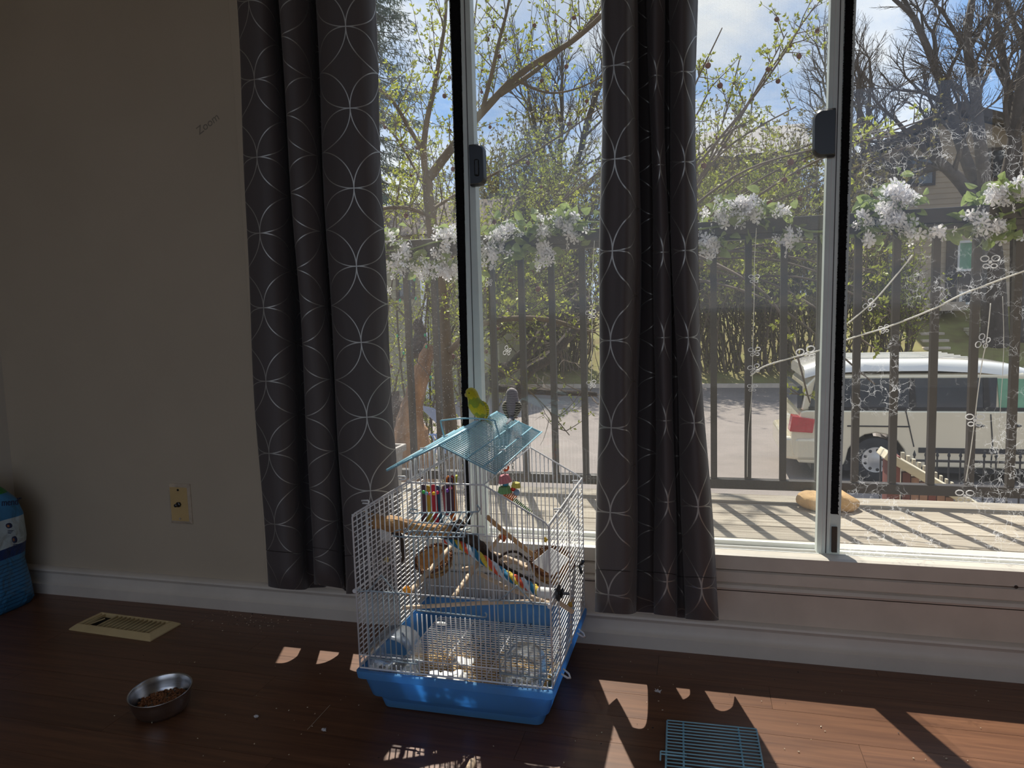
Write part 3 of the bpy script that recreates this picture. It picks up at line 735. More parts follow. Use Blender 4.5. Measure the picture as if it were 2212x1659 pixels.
# frame: thick outline wires
FR_ = .0018
for yy in (yF, yK):
    MB().tube([(xL, yy, ZB), (xL, yy, ZS-.006), (xL+.006, yy, ZS+.002), (tl, yy, ZT), (tr_, yy, ZT), (xR-.006, yy, ZS+.002), (xR, yy, ZS-.006), (xR, yy, ZB)], FR_, 8).build('end_frame', M['white_wire'], cage, smooth=True)
    MB().tube([(xL, yy-.002, ZM), (xR, yy-.002, ZM+.004)], FR_*.8, 6).build('cross_wire', M['white_wire'], cage)
    MB().tube([(xL, yy-.002, ZB+.028), (xR, yy-.002, ZB+.028)], FR_*.8, 6).build('cross_wire', M['white_wire'], cage)
    MB().tube([(xL, yy, ZB), (xR, yy, ZB)], FR_, 6).build('cross_wire', M['white_wire'], cage)
MB().tube([(dC[0], yF-.002, .388), (dC[1], yF-.002, .388)], FR_*.8, 6).build('cross_wire', M['white_wire'], cage)
MB().tube([(dC[0], yF-.002, .405), (dC[1], yF-.002, .403)], FR_*.8, 6).build('cross_wire', M['white_wire'], cage)
for xs, zs in ((xL, ZS-.002), (xR, ZS-.002), (tl, ZT), (tr_, ZT), (xL, ZM), (xR, ZM), (xL, ZB+.002), (xR, ZB+.002)):
    MB().tube([(xs, yF, zs), (xs, yK, zs)], FR_*.85, 6).build('side_rail', M['white_wire'], cage)
m = MB()
for k in range(38):                                        # crimped mesh strip along the left shoulder edge
    y0 = lerp(yF, yK, k/38); y1 = lerp(yF, yK, (k+1)/38)
    m.tube([(tl-.002, y0, ZT), (tl+.004, (y0+y1)/2, ZT+.006), (tl-.002, y1, ZT)], .0009, 4)
stuff(m.build('crimped_edge', M['white_wire'], cage))
m = MB()
# turret side wires between shoulder and eave
m = MB()
for k in range(30):
    y = lerp(yF, yK, k/29)
    for xs in (tl, tr_): m.tube([(xs, y, ZT), (xs, y, ZT+.036)], WR*.8, 5)
stuff(m.build('turret_wires', M['white_wire'], cage))
for (px, py, yy) in ((868, 1031, -.385), (789, 1083, -.385), (1205, 1101, -.30), (1243, 1040, -.06)):
    p = P(px, py, y=yy)
    MB().tube([p+Vector((-.008, 0, .001)), p+Vector((.006, 0, .002)), p+Vector((.008, 0, -.001)), p+Vector((.006, 0, -.004)), p+Vector((-.006, 0, -.004))], .0018, 6).build('hinge_clip', M['white_wire'], cage, smooth=True)
for xs in (xL, xR):
    MB().lathe([(.0042, -.003), (.0042, .003)], (xs-.001, yF-.003, ZM), 12, RX).build('corner_loop', M['white_wire'], cage)
# doors in blue-grey wire
def door(name, x0, x1, z0, z1, n, y=yF-.0035, latch=None):
    top = MB().tube([(x0-.012, y-.004, z1+.006), (x0-.016, y-.006, z1+.002), (x0-.012, y-.003, z1-.002), (x0, y, z1), (x1, y, z1)], .0015, 6)
    o = top.build(name, M['grey_wire'], cage, smooth=True)
    MB().tube([(x0, y, z0), (x1+.004, y, z0-.002), (x1+.010, y-.003, z0), (x1+.012, y-.004, z0+.006), (x1+.008, y-.002, z0+.008)], .0015, 6).build('bottom_bar', M['grey_wire'], o, smooth=True)
    b_ = MB()
    for i in range(n): x = lerp(x0, x1, i/(n-1)); b_.tube([(x, y, z0), (x, y, z1)], .0013, 6)
    stuff(b_.build('bars', M['grey_wire'], o, smooth=True))
    if latch:
        (xa, xb, xc, zl) = latch
        MB().tube([(xa, y-.002, z1), (lerp(xa, xb, .9), y-.002, zl-.004), (xb, y-.002, zl), (lerp(xb, xc, .1), y-.002, zl-.004), (xc, y-.002, z1-.003)], .0014, 6).build('latch_wire', M['grey_wire'], o, smooth=True)
    return o
zc_ = lambda px, py: P(px, py, y=yF).z
door('centre_door', P(900, 1300, y=yF).x, P(1040, 1300, y=yF).x, zc_(960, 1322), .388, 14)
door('left_feeder_door', dL[0], dL[1], zc_(840, 1424), ZM+.002, 9, latch=(P(800, 1275, y=yF).x, P(826, 1240, y=yF).x, P(862, 1285, y=yF).x, zc_(826, 1240)))
door('right_feeder_door', dR[0], dR[1], zc_(1120, 1456), ZM+.004, 9, latch=(P(1080, 1300, y=yF).x, P(1118, 1262, y=yF).x, P(1155, 1303, y=yF).x, zc_(1118, 1262)))
# tilted-open landing grille above the centre door
ya, yb_ = yF-.003, yF-.05
ta, tb = P(905, 1108, y=ya), P(1022, 1106, y=ya)
ba, bb = P(868, 1160, y=yb_), P(992, 1160, y=yb_)
o = MB().tube([ta+Vector((-.004, 0, .006)), ta+Vector((-.016, -.002, .008)), ta+Vector((-.018, -.004, .001)), ta+Vector((-.010, -.002, -.001)), ta, tb, tb+Vector((.010, 0, .001)), tb+Vector((.014, 0, .006)), tb+Vector((.008, 0, .014))], .0016, 6).build('landing_grille', M['grey_wire'], cage, smooth=True)
MB().tube([ba+Vector((-.004, .006, .012)), ba+Vector((-.016, .004, .009)), ba+Vector((-.016, 0, .001)), ba, bb, bb+Vector((.010, 0, .001)), bb+Vector((.010, .006, .012)), bb+Vector((.018, .01, .014))], .0016, 6).build('front_bar', M['grey_wire'], o, smooth=True)
b_ = MB()
for i in range(11): t = i/10; b_.tube([ta.lerp(tb, t), ba.lerp(bb, t)], .0014, 6)
ap = P(962, 1112, y=ya-.002)
b_.tube([P(921, 1169, y=yb_+.01), ap, P(1005, 1160, y=yb_+.02)], .0014, 6)
stuff(b_.build('bars', M['grey_wire'], o, smooth=True))
# gable roof in blue wire
rF, rB_, rx, rz0, rz1 = -.414, -.030, -.4715, .557, .565
eL, eR, ez0, ez1 = -.580, -.364, .506, .517
roof = MB().tube([(rx, rF, rz0), (rx, rB_, rz1)], .0028, 8).build('roof', M['blue_wire'], cage, smooth=True)
tag(roof, 'pale blue wire gable roof')
for side, ex in (('left', eL), ('right', eR)):
    b_ = MB()
    for i in range(40):
        t = i/39; y = lerp(rF, rB_, t)
        b_.tube([(rx, y, lerp(rz0, rz1, t)), (ex, y, lerp(ez0, ez1, t))], .0012, 5)
    stuff(b_.build('roof_wires', M['blue_wire'], roof, smooth=True))
    for k in (.49, .78, 1.0):
        MB().tube([(lerp(rx, ex, k), rF-.001, lerp(rz0, ez0, k)+.002), (lerp(rx, ex, k), rB_+.001, lerp(rz1, ez1, k)+.002)], .0016, 6).build('roof_rail', M['blue_wire'], roof, smooth=True)
    for t in (0, 1):
        y = lerp(rF, rB_, t); MB().tube([(rx, y, lerp(rz0, rz1, t)), (ex, y, lerp(ez0, ez1, t))], .0017, 6).build('roof_edge', M['blue_wire'], roof)
    for t in (.33, .66):
        k = .78; p = Vector((lerp(rx, ex, k), lerp(rF, rB_, t), lerp(lerp(rz0, rz1, t), lerp(ez0, ez1, t), k)+.005))
        MB().tube([p+Vector((-.006, -.003, 0)), p+Vector((.006, .003, 0)), p+Vector((.007, .0, -.003))], .0017, 6).build('roof_clip', M['white_wire'], roof)
YH = -.275
MB().tube(spline([P(960, 945, y=YH), P(952, 912, y=YH), P(958, 908, y=YH), P(994, 904, y=YH), P(1030, 904, y=YH), P(1066, 908, y=YH), P(1070, 914, y=YH), P(1080, 948, y=YH)], 3), .0017, 6).build('carry_handle', M['blue_wire'], cage, smooth=True)
# tray clips on the right rim
for yy in (-.33, -.15): MB().tube([(-.268, yy-.01, .098), (-.256, yy-.008, .09), (-.252, yy, .086), (-.256, yy+.008, .09), (-.268, yy+.01, .098)], .002, 6).build('tray_clip', M['white_wire'], cage, smooth=True)
# floor grille in the tray
grl = MB(); zg = .062
for i in range(30):
    y = lerp(-.375, -.065, i/29); grl.tube([(-.628, y, zg), (-.310, y, zg)], .0014, 5)
for x in (-.628, -.535, -.43, -.310): grl.tube([(x, -.378, zg-.002), (x, -.062, zg-.002)], .0015, 5)
stuff(tag(grl.build('tray_grille', M['white_wire'], None), 'white wire floor grille lying in the blue cage tray', 'grille'))
# bedding under it
bd = MB().loft([rrect(.0125, .160, .090, .02, 5, CXc, -.275), rrect(.040, .160, .082, .03, 5, CXc, -.285), rrect(.044, .120, .055, .03, 5, CXc+.02, -.30)])
bo = bd.build('bedding_bed', M['pellet'])
g = random.Random(9); m = MB(); ORG[bo.name] = Vector()
for i in range(2600):
    x = g.uniform(-.60, -.30); y = g.uniform(-.372, -.12)
    if y > -.20 and g.random() < .8: continue
    a = g.random()*PI; L_ = .004+.004*g.random(); dx, dy = math.cos(a)*L_, math.sin(a)*L_; z = .047+g.random()*.007
    m.tube([(x-dx/2, y-dy/2, z), (x+dx/2, y+dy/2, z+g.uniform(-.002, .003))], .0011, 4)
stuff(m.build('pellets', M['pellet'], bo)); stuff(tag(bo, 'straw coloured pellet bedding spread in the blue tray', 'bedding'))
g = random.Random(12); m = MB()
for i in range(170):
    x = g.gauss(-.42, .07); y = g.uniform(-.38, -.06); x = min(max(x, -.62), -.31)
    m.ball((x, y, zg+.002), .0016, 5, 3, (1, 1, .7))
stuff(tag(m.build('dark_droppings', M['dark_metal']), 'dark specks scattered on the cage floor grille', 'droppings'))
# feeders
def feeder(px, label, x0, x1, z0, z1, y0, y1):
    cx = (x0+x1)/2; r_ = thing('seed_cup', (cx, (y0+y1)/2, z0), label, 'feeder', 'clear seed cups in the cage')
    hx = (x1-x0)/2; cy_ = (y0+y1)/2; hy = (y1-y0)/2
    MB().loft([rrect(z0, hx*.82, hy*.8, .008, 4, cx, cy_), rrect(z0+.022, hx, hy, .008, 4, cx, cy_), rrect(z0+.026, hx, hy, .008, 4, cx, cy_), rrect(z0+.026, hx-.0015, hy-.0015, .007, 4, cx, cy_), rrect(z0+.022, hx-.0015, hy-.0015, .007, 4, cx, cy_), rrect(z0+.0015, hx*.82-.0015, hy*.8-.0015, .007, 4, cx, cy_)]).build('cup', M['clear'], r_, smooth=True, angle=30)
    h = MB(); n = 9; inn = []; outr = []
    for q in range(n):
        t = q/(n-1); a = PI*t
        outr.append((cx-hx*math.cos(a)*(1 if t in (0, 1) else .98), z0+.026+(z1-z0-.026)*math.sin(a)**.45))
    ring = lambda y, k: [Vector((cx+(x-cx)*k, y, z0+.026+(z-z0-.026)*k)) for x, z in outr]
    h.loft([ring(y0+.002, .98), ring(y0+.012, 1), ring(y1-.006, .98), ring(y1, .85)], cap=False); o = h.build('hood', M['clear'], r_, smooth=True)
    s_ = o.modifiers.new('t', 'SOLIDIFY'); s_.thickness = .0015
    m_ = MB(); gg = random.Random(int(px))
    for i in range(240): m_.ball((gg.uniform(cx-hx*.85, cx+hx*.85), gg.uniform(y0+.006, y1-.006), z0+.012+gg.random()*.008), .0019, 5, 3)
    stuff(m_.build('seed_fill', M['seed'], r_))
f1 = (P(806, 1400, y=-.36).x, P(902, 1400, y=-.36).x); f2 = (P(1084, 1420, y=-.36).x, P(1174, 1420, y=-.36).x)
feeder(1, 'clear plastic seed cup behind the left feeder door', f1[0], f1[1], .066, .164, -.394, -.322)
feeder(2, 'clear plastic seed cup behind the right feeder door', f2[0], f2[1], .066, .152, -.394, -.322)
# paper scraps, feather
m = MB(); g = random.Random(4)
def scrap(name, c, sx, sy, h, mat_, label, cat, seed):
    g_ = random.Random(seed); n = 7; mb = MB()
    for j in range(n):
        for i in range(n):
            u, v = i/(n-1)-.5, j/(n-1)-.5; k = 1-.35*abs(u*v)*4*g_.random()
            mb.v.append(Vector(c)+Vector((u*sx*k, v*sy*k, g_.random()*h)))
    for j in range(n-1):
        for i in range(n-1): a = j*n+i; mb.f.append((a, a+1, a+n+1, a+n))
    o = mb.build(name, mat_, None, smooth=True); s_ = o.modifiers.new('t', 'SOLIDIFY'); s_.thickness = .0008
    return tag(o, label, cat)
scrap('paper_scrap', (-.50, -.352, zg+.003), .085, .055, .012, M['paper'], 'crumpled white paper lying between the two seed cups', 'paper', 3)
scrap('paper_scrap', P(1000, 1431, z=.068), .05, .03, .006, M['paper'], 'small flat white paper piece on the cage floor', 'paper', 5)
p = P(953, 1347, z=.075); cbm = MB(); cbm.ball(p, .012, 10, 6, (1.3, .5, .35)); tag(cbm.build('cuttlebone', M['paper'], None, smooth=True), 'white cuttlebone chip against the back wall of the tray', 'cuttlebone')

# ---- cage contents
def dowel(pts, r, label, mt='dowel', name='perch', ends=True, knob=None):
    pts = [Vector(p) for p in pts]
    root = tag(MB().tube(pts, r, 10).build(name, M[mt], None, smooth=True, angle=50), label, 'perch', 'wooden perches in the cage')
    return root
dowel([P(882, 1283, y=-.385), P(975, 1180, y=-.19)], .0055, 'pale dowel perch rising from the orange chew at the left')
dowel([P(980, 1290, y=-.36), P(1046, 1196, y=-.20)], .0052, 'pale dowel perch sloping up in the middle of the cage')
dowel([P(870, 1313, y=-.34), P(1030, 1303, y=-.30), P(1238, 1296, y=-.19)], .0042, 'longest level pale perch just above the tray')
dowel([P(1034, 1238, y=-.22), P(1100, 1272, y=-.25), P(1192, 1306, y=-.30)], .0048, 'seed-speckled perch under the rope perch')
dowel([P(1052, 1116, y=-.26), P(1090, 1150, y=-.24), P(1156, 1202, y=-.20)], .0050, 'tan dowel perch sloping down from the upper middle', 'dowel_tan')
dowel([P(1056, 1192, y=-.12), P(1084, 1154, y=-.14)], .0048, 'short pale perch beside the orange hanging chew')
dowel([P(1062, 1196, y=-.10), P(1098, 1207, y=-.10), P(1136, 1222, y=-.12)], .0062, 'thick pale perch lying behind the dark branch')
dowel([P(1086, 1218, y=-.09), P(1112, 1212, y=-.10), P(1140, 1228, y=-.14)], .0055, 'stubby pale perch touching the right nest')
dowel([P(1000, 1230, y=-.10), P(1022, 1226, y=-.10)], .0055, 'short peg perch on the back of the cage')
dowel([P(1196, 1294, y=-.33), P(1238, 1322, y=-.32)], .0045, 'dowel end poking out by the right front corner')
# bark branch
br = thing('branch_perch', P(900, 1140, y=-.27), 'thick natural branch perch with peeled pale end and dark bark', 'branch')
g = random.Random(5)
def gnarly(pts, rs, n=12, k=6, jit=.15, seed=1):
    gg = random.Random(seed); sp = spline(pts, k); R_ = []
    for i in range(len(sp)):
        t = i/(len(sp)-1)*(len(rs)-1); a = int(min(t, len(rs)-2)); R_.append(lerp(rs[a], rs[a+1], t-a)*(1+gg.uniform(-jit, jit)))
    mb = MB().tube(sp, R_, n)
    for i in range(len(mb.v)): mb.v[i] += Vector((gg.uniform(-1, 1), gg.uniform(-1, 1), gg.uniform(-1, 1)))*R_[0]*jit*.5
    return mb
gnarly([P(808, 1126, y=-.30), P(860, 1134, y=-.29), P(925, 1146, y=-.27), P(975, 1146, y=-.25)], [.0145, .0165, .014, .010], 14, 6, .12, 2).build('peeled_wood', M['peeled'], br, smooth=False)
m = MB()
for i in range(14):
    a = g.random()*6.28; c = P(809, 1124, y=-.30)+Vector((0, math.cos(a)*.008, math.sin(a)*.012)); m.tube([c, c+Vector((-.012-.012*g.random(), 0, .002+.006*g.random()))], [.002, .0005], 4)
m.build('splintered_end', M['peeled'], br)
gnarly([P(958, 1143, y=-.25), P(980, 1138, y=-.23), P(999, 1130, y=-.21)], [.010, .0115, .009], 10, 4, .2, 3).build('bark_stub', M['bark'], br)
gnarly([P(940, 1150, y=-.25), P(1000, 1158, y=-.23), P(1035, 1182, y=-.22), P(1060, 1205, y=-.23), P(1100, 1234, y=-.24), P(1160, 1268, y=-.25)], [.012, .013, .0155, .010, .0075, .008], 12, 5, .16, 4).build('bark', M['bark'], br)
gnarly([P(852, 1146, y=-.29), P(866, 1165, y=-.29), P(872, 1200, y=-.28), P(866, 1214, y=-.28)], [.008, .0065, .004, .0015], 8, 4, .2, 6).build('bark_strip', M['bark'], br)
gnarly([P(1072, 1208, y=-.22), P(1098, 1192, y=-.20), P(1120, 1194, y=-.18), P(1145, 1214, y=-.17)], [.0035, .0035, .003, .002], 8, 4, .15, 7).build('side_twig', M['bark'], br)
# rope perch: four twisted strands
rope = thing('rope_perch', P(1165, 1275, y=-.33), 'rainbow twisted cotton rope perch with white plastic end cap', 'rope perch')
path = spline([P(962, 1163, y=-.22), P(1000, 1180, y=-.24), P(1040, 1206, y=-.27), P(1090, 1240, y=-.30), P(1135, 1262, y=-.33), P(1168, 1281, y=-.35)], 16)
for k, colr in enumerate((srgb(226, 92, 66), srgb(226, 196, 70), srgb(40, 120, 160), srgb(214, 226, 236))):
    mt = mat('rope_strand', colr, .85, .12, 120)
    pts = []
    for i, p in enumerate(path):
        t = (path[min(i+1, len(path)-1)]-path[max(i-1, 0)]).normalized(); u = t.cross(Vector((0, 0, 1))).normalized(); w = t.cross(u); a = i*.30+k*PI/2
        pts.append(p+(u*math.cos(a)+w*math.sin(a))*.0048)
    MB().tube(pts, .0052, 7).build('strand', mt, rope, smooth=True)
e0, e1 = P(1164, 1279, y=-.35), P(1199, 1283, y=-.36)
MB().tube([e0, e0.lerp(e1, .15), e1], [.0095, .0105, .0105], 14).build('end_cap', M['white_paint'], rope, smooth=True, angle=40)
# bolt, washer and wing nut outside
wx = xR+.004
wc = P(1209, 1281, y=-.352)
MB().tube([(wx, wc.y, wc.z), (wx+.003, wc.y, wc.z)], .016, 20).build('washer', M['dark_metal'], rope, smooth=True, angle=40)
MB().tube([(wx, wc.y, wc.z), (wx+.022, wc.y, wc.z)], .003, 8).build('bolt', M['dark_metal'], rope)
MB().tube([(wx+.008, wc.y-.008, wc.z-.006), (wx+.008, wc.y, wc.z), (wx+.008, wc.y+.008, wc.z+.006)], [.002, .004, .002], 8).build('wing_nut', M['dark_metal'], rope)
# nests
def nest(c, rx, label, tilt, filling=None, seed=1):
    g_ = random.Random(seed); root = thing('nest_basket', c, label, 'nest', 'woven nest baskets in the cage')
    Rm = Matrix.Rotation(tilt[0], 3, 'X') @ Matrix.Rotation(tilt[1], 3, 'Y'); c = Vector(c)
    prof = [(.001, -rx*.95), (rx*.45, -rx*.88), (rx*.78, -rx*.6), (rx*.96, -rx*.25), (rx, 0), (rx*.93, 0), (rx*.86, -rx*.25), (rx*.66, -rx*.55), (rx*.35, -rx*.75), (.001, -rx*.78)]
    MB().lathe(prof, c, 26, Rm, cap=False).build('bowl', M['wicker'], root, smooth=True)
    s_ = MB()
    for i in range(130):
        a = g_.random()*2*PI; da = g_.uniform(.3, .8); pts = []
        z0 = -g_.random()*.85; 
        for q in range(6):
            t = q/5; z = z0+g_.uniform(-.02, .02)-t*.12; k = math.sqrt(max(.02, 1-(min(.94, abs(z)))**2.4))*1.02
            pts.append(c+Rm @ Vector((rx*k*math.cos(a+da*t), rx*k*math.sin(a+da*t), rx*z)))
        s_.tube(pts, .0009, 4)
    stuff(s_.build('straw', M['wicker'], root))
    r_ = MB()
    for i in range(44):
        a = g_.random()*2*PI; da = g_.uniform(.5, 1.6); pts = []; ph = g_.random()*6
        for q in range(9):
            t = q/8; k = 1+.07*math.sin(ph+t*9); pts.append(c+Rm @ Vector((rx*k*math.cos(a+da*t), rx*k*math.sin(a+da*t), rx*(.03+.10*math.sin(ph*2+t*11)))))
        r_.tube(pts, .0012, 4)
    stuff(r_.build('twig_rim', M['wicker_dark'], root))
    if filling:
        mb = MB(); pts = [c+Rm @ Vector((-rx*.9, -rx*.5, rx*.15)), c+Rm @ Vector((rx*.2, -rx*1.05, rx*.1)), c+Rm @ Vector((rx*.8, -rx*.3, rx*.62)), c+Rm @ Vector((-rx*.2, rx*.1, rx*.72))]
        mb.prism(pts, (0, .002, .001)); mb.build('liner_flap', M['paper'], root)
    return root
nest(P(936, 1206, y=-.17), .042, 'left woven nest basket with rough twig rim', (math.radians(26), math.radians(-6)), None, 3)
nest(P(1194, 1214, y=-.15), .046, 'right woven nest basket lined with pale paper', (math.radians(20), math.radians(10)), True, 6)
def chain(a, b, parent, r=.0026):
    a, b = Vector(a), Vector(b); n = max(2, int((b-a).length/.0058)); mb = MB()
    d = (b-a)/n
    for i in range(n):
        c = a+d*(i+.5); pts = []
        for q in range(8):
            an = 2*PI*q/8; u = Vector((1, 0, 0)) if i % 2 else Vector((0, 1, 0)); pts.append(c+d.normalized()*.0042*math.cos(an)+u*r*math.sin(an))
        mb.tube(pts, .0006, 4, closed=True)
    return stuff(mb.build('chain', M['chain'], parent))
# stick toy
ty = -.19
st = thing('stick_toy', P(945, 1060, y=ty), 'hanging bird toy of coloured craft sticks and beads', 'bird toy')
chain(P(950, 962, y=ty), P(952, 1064, y=ty), st); chain(P(962, 984, y=ty), P(955, 1062, y=ty), st)
stick_cols = [srgb(86, 60, 80), srgb(190, 176, 52), srgb(132, 142, 86), srgb(190, 40, 62), srgb(46, 112, 140), srgb(160, 86, 96), srgb(84, 56, 78), srgb(232, 124, 44), srgb(214, 160, 50), srgb(80, 54, 70)]
sp_ = [((914, 1052), (916, 1126)), ((923, 1054), (922, 1128)), ((930, 1055), (932, 1128)), ((936, 1052), (943, 1132)), ((944, 1054), (951, 1128)), ((960, 1054), (966, 1108)), ((964, 1052), (972, 1108)), ((967, 1050), (979, 1120)), ((978, 1034), (983, 1104)), ((973, 1036), (976, 1104))]
for i, ((x0, y0), (x1, y1)) in enumerate(sp_):
    yy = ty - .012 + .012*(i % 3); a = P(x0, y0, y=yy); b = P(x1, y1, y=yy); w = .0056; n_ = Vector((0, .0011, 0)); rr = []
    ax = (b-a).normalized(); sd_ = Vector((1, .25, 0)); 
    pts = [a+sd_*w*math.cos(t)-ax*w*math.sin(t) for t in [PI*q/6 for q in range(7)]]+[b-sd_*w*math.cos(t)+ax*w*math.sin(t) for t in [PI*q/6 for q in range(7)]]
    MB().loft([[q-n_ for q in pts], [q+n_ for q in pts]]).build('craft_stick', mat('stick_dye', stick_cols[i], .6, .1, 30), st)
for i, ((x, y), c) in enumerate(zip([(915, 1063), (921, 1066), (929, 1067), (937, 1066), (945, 1064), (966, 1060), (973, 1054)], [srgb(60, 190, 80), srgb(90, 190, 230), srgb(250, 120, 150), srgb(250, 200, 40), srgb(240, 40, 100), srgb(140, 80, 200), srgb(235, 60, 110)])):
    MB().ball(P(x, y, y=ty-.022), .0042, 10, 7).build('bead', mat('bead', c, .25, .03, coat=.5), st, smooth=True)
for k, c in enumerate((srgb(230, 130, 50), srgb(190, 40, 50), srgb(200, 200, 60))):
    a = P(964+9*k, 1050, y=ty); mid = P(968+9*k, 1030-k, y=ty+.01); b = P(977+3*k, 1050, y=ty+.02)
    MB().tube(spline([a, mid, b], 5), .003, 6).build('bent_strip', mat('strip_dye', c, .6), st, smooth=True)
# cup toy
ty = -.14
ct = thing('cup_toy', P(1096, 1045, y=ty), 'hanging bird toy of fluted pastel cups and beads', 'bird toy')
chain(P(1091, 985, y=ty), P(1091, 1030, y=ty), ct); chain(P(1107, 985, y=ty+.02), P(1109, 1040, y=ty+.02), ct)
p = P(1092, 1010, y=ty); MB().tube([p+Vector((.0065*math.cos(2*PI*q/14), 0, .0065*math.sin(2*PI*q/14))) for q in range(14)], .0024, 6, closed=True).build('ring', mat('orange_ring', srgb(240, 90, 30), .4, coat=.4), ct, smooth=True)
def cup(x, y, w, h, c, ang):
    p = P(x, y, y=ty); n = 32; Rm = Matrix.Rotation(ang, 3, 'Y'); rings = []
    for k, z, fl_ in ((.55, .5, 0), (.75, .42, .03), (1, -.5, .05), (.96, -.5, .05), (.7, .36, .03)):
        rings.append([p+Rm @ Vector((w*k*(1+fl_*math.cos(q*PI))*math.cos(2*PI*q/n), w*k*(1+fl_*math.cos(q*PI))*math.sin(2*PI*q/n), h*z)) for q in range(n)])
    MB().loft(rings).build('fluted_cup', mat('cup_dye', c, .6, .05), ct)
cup(1090, 1034, .0145, .018, srgb(214, 134, 142), -.15); cup(1090, 1057, .016, .015, srgb(128, 172, 116), -.05); cup(1115, 1047, .0105, .011, srgb(216, 204, 96), .15)
for x, y, r_, c in ((1092, 1045, .0072, srgb(80, 172, 214)), (1109, 1056, .006, srgb(224, 40, 40)), (1116, 1064, .0075, srgb(150, 176, 206))):
    MB().ball(P(x, y, y=ty+.004), r_, 12, 8).build('bead', mat('bead', c, .35, .03, coat=.4), ct, smooth=True)
def coil(name, a, b, r_, turns, c, parent, th=.0011):
    a, b = Vector(a), Vector(b); ax = (b-a).normalized(); u = ax.cross(Vector((0, 1, 0))).normalized(); w = ax.cross(u); n = turns*10
    return MB().tube([a.lerp(b, i/n)+(u*math.cos(2*PI*i/10)+w*math.sin(2*PI*i/10))*r_ for i in range(n+1)], th, 5).build(name, mat(name+'_plastic', c, .4, .05), parent, smooth=True)
coil('orange_coil', P(1091, 1064, y=ty), P(1112, 1078, y=ty), .0085, 6, srgb(236, 116, 40), ct)
gc = coil('green_coil', P(1110, 1080, y=ty), P(1146, 1108, y=ty-.01), .0052, 12, srgb(70, 130, 70), ct, .0009)
# chews
def chew(x, y, yy, r_, c, label, seed):
    g_ = random.Random(seed); mb = MB().ball(P(x, y, y=yy), r_, 9, 7, (1, .7, 1.1))
    for i in range(len(mb.v)): mb.v[i] += Vector((g_.uniform(-1, 1), g_.uniform(-1, 1), g_.uniform(-1, 1)))*r_*.28
    return tag(mb.build('chew_piece', mat('dried_peel', c, .5, .2, 80), None), label, 'chew', 'dried chews in the cage')
chew(880, 1276, -.39, .0078, srgb(226, 150, 36), 'yellow-orange dried chew at the left perch end', 1)
chew(1087, 1161, -.2, .0078, srgb(204, 96, 26), 'orange dried chew hanging under the tan perch', 2)
chew(1178, 1166, -.34, .0042, srgb(220, 184, 60), 'tiny yellow chew clipped at the right corner post', 3)
chew(1232, 1306, -.30, .0045, srgb(196, 160, 70), 'small yellow chew on the right side wires', 4)
# white plastic holder on the left wires and a two-tone clip
p = P(832, 1155, y=-.22); MB_ = MB(); MB_.ball(p, .016, 12, 8, (.9, .35, 1.1)); tag(MB_.build('mineral_block', M['white_paint'], None, smooth=True), 'white mineral block fixed to the left cage wires', 'mineral block')
cl = thing('spring_clip', P(838, 1215, y=-.26), 'small black and yellow clip on the left cage wires', 'clip')
gnarly([P(836, 1204, y=-.26), P(834, 1212, y=-.26)], [.003, .005], 6, 3, .2, 3).build('tip', mat('yellow_tip', srgb(226, 200, 110), .6), cl)
for q in ((834, 1222), (845, 1226)): MB().ball(P(*q, y=-.26), .0055, 8, 6, (.6, .6, 1.2)).build('jaw', M['black'], cl, smooth=True)
wn_ = thing('wing_nut', (xR+.006, -.12, P(1250, 1224, y=-.12).z), 'grey wing nut holding a perch on the right cage side', 'wing nut')
for s in (-1, 1): MB().tube([(xR+.006, -.12, wn_.location.z), (xR+.010, -.12+s*.008, wn_.location.z+s*.004), (xR+.012, -.12+s*.014, wn_.location.z+s*.009)], [.004, .003, .0045], 8).build('wing', M['dark_metal'], wn_, smooth=True)
MB().tube([(xR, -.12, wn_.location.z), (xR+.016, -.12, wn_.location.z)], .0035, 8).build('bolt', M['chain'], wn_)

# loose grate on the floor: spare roof panel
gk = [P(1441, 1551, z=.012), P(1634, 1570, z=.012)]
gtl, gtr = gk; gdir = (gtr-gtl).normalized(); gdn = Vector((gdir.y, -gdir.x, 0)); GL = .20; GW = (gtr-gtl).length
grate = thing('spare_grate', gtl+gdir*GW/2+gdn*GL/2-Vector((0, 0, .012)), 'blue wire grate panel lying loose on the sunlit floor', 'grate')
def gp(u, v, z=0): return gtl+gdir*(u*GW)+gdn*v+Vector((0, 0, z-.0085))
w_ = MB()
for i in range(21): w_.tube([gp(0, i*GL/20, .004), gp(1, i*GL/20, .004)], .0013, 6)
stuff(w_.build('wires', M['blue_wire'], grate, smooth=True))
for u in (0, .185, .80, 1.0): MB().tube([gp(u, -.001, .0018), gp(u, GL, .0018)], .0019, 8).build('cross_wire', M['blue_wire'], grate, smooth=True)
vv = P(1441, 1624, z=.012); v0 = (vv-gtl).dot(gdn)
for dv_ in (-.003, .005): MB().tube([gp(-.06, v0+dv_+.012, .002), gp(-.06, v0+dv_, .006), gp(-.05, v0+dv_, .0065), gp(.22, v0+dv_, .0065)], .0014, 6).build('hook', M['blue_wire'], grate, smooth=True)
tag(MB().tube([P(1022, 1646, z=.008), P(1000, 1690, z=.008)], .0075, 12).build('loose_dowel', M['dowel'], None, smooth=True, angle=50), 'short pale wooden dowel lying at the bottom edge', 'dowel')
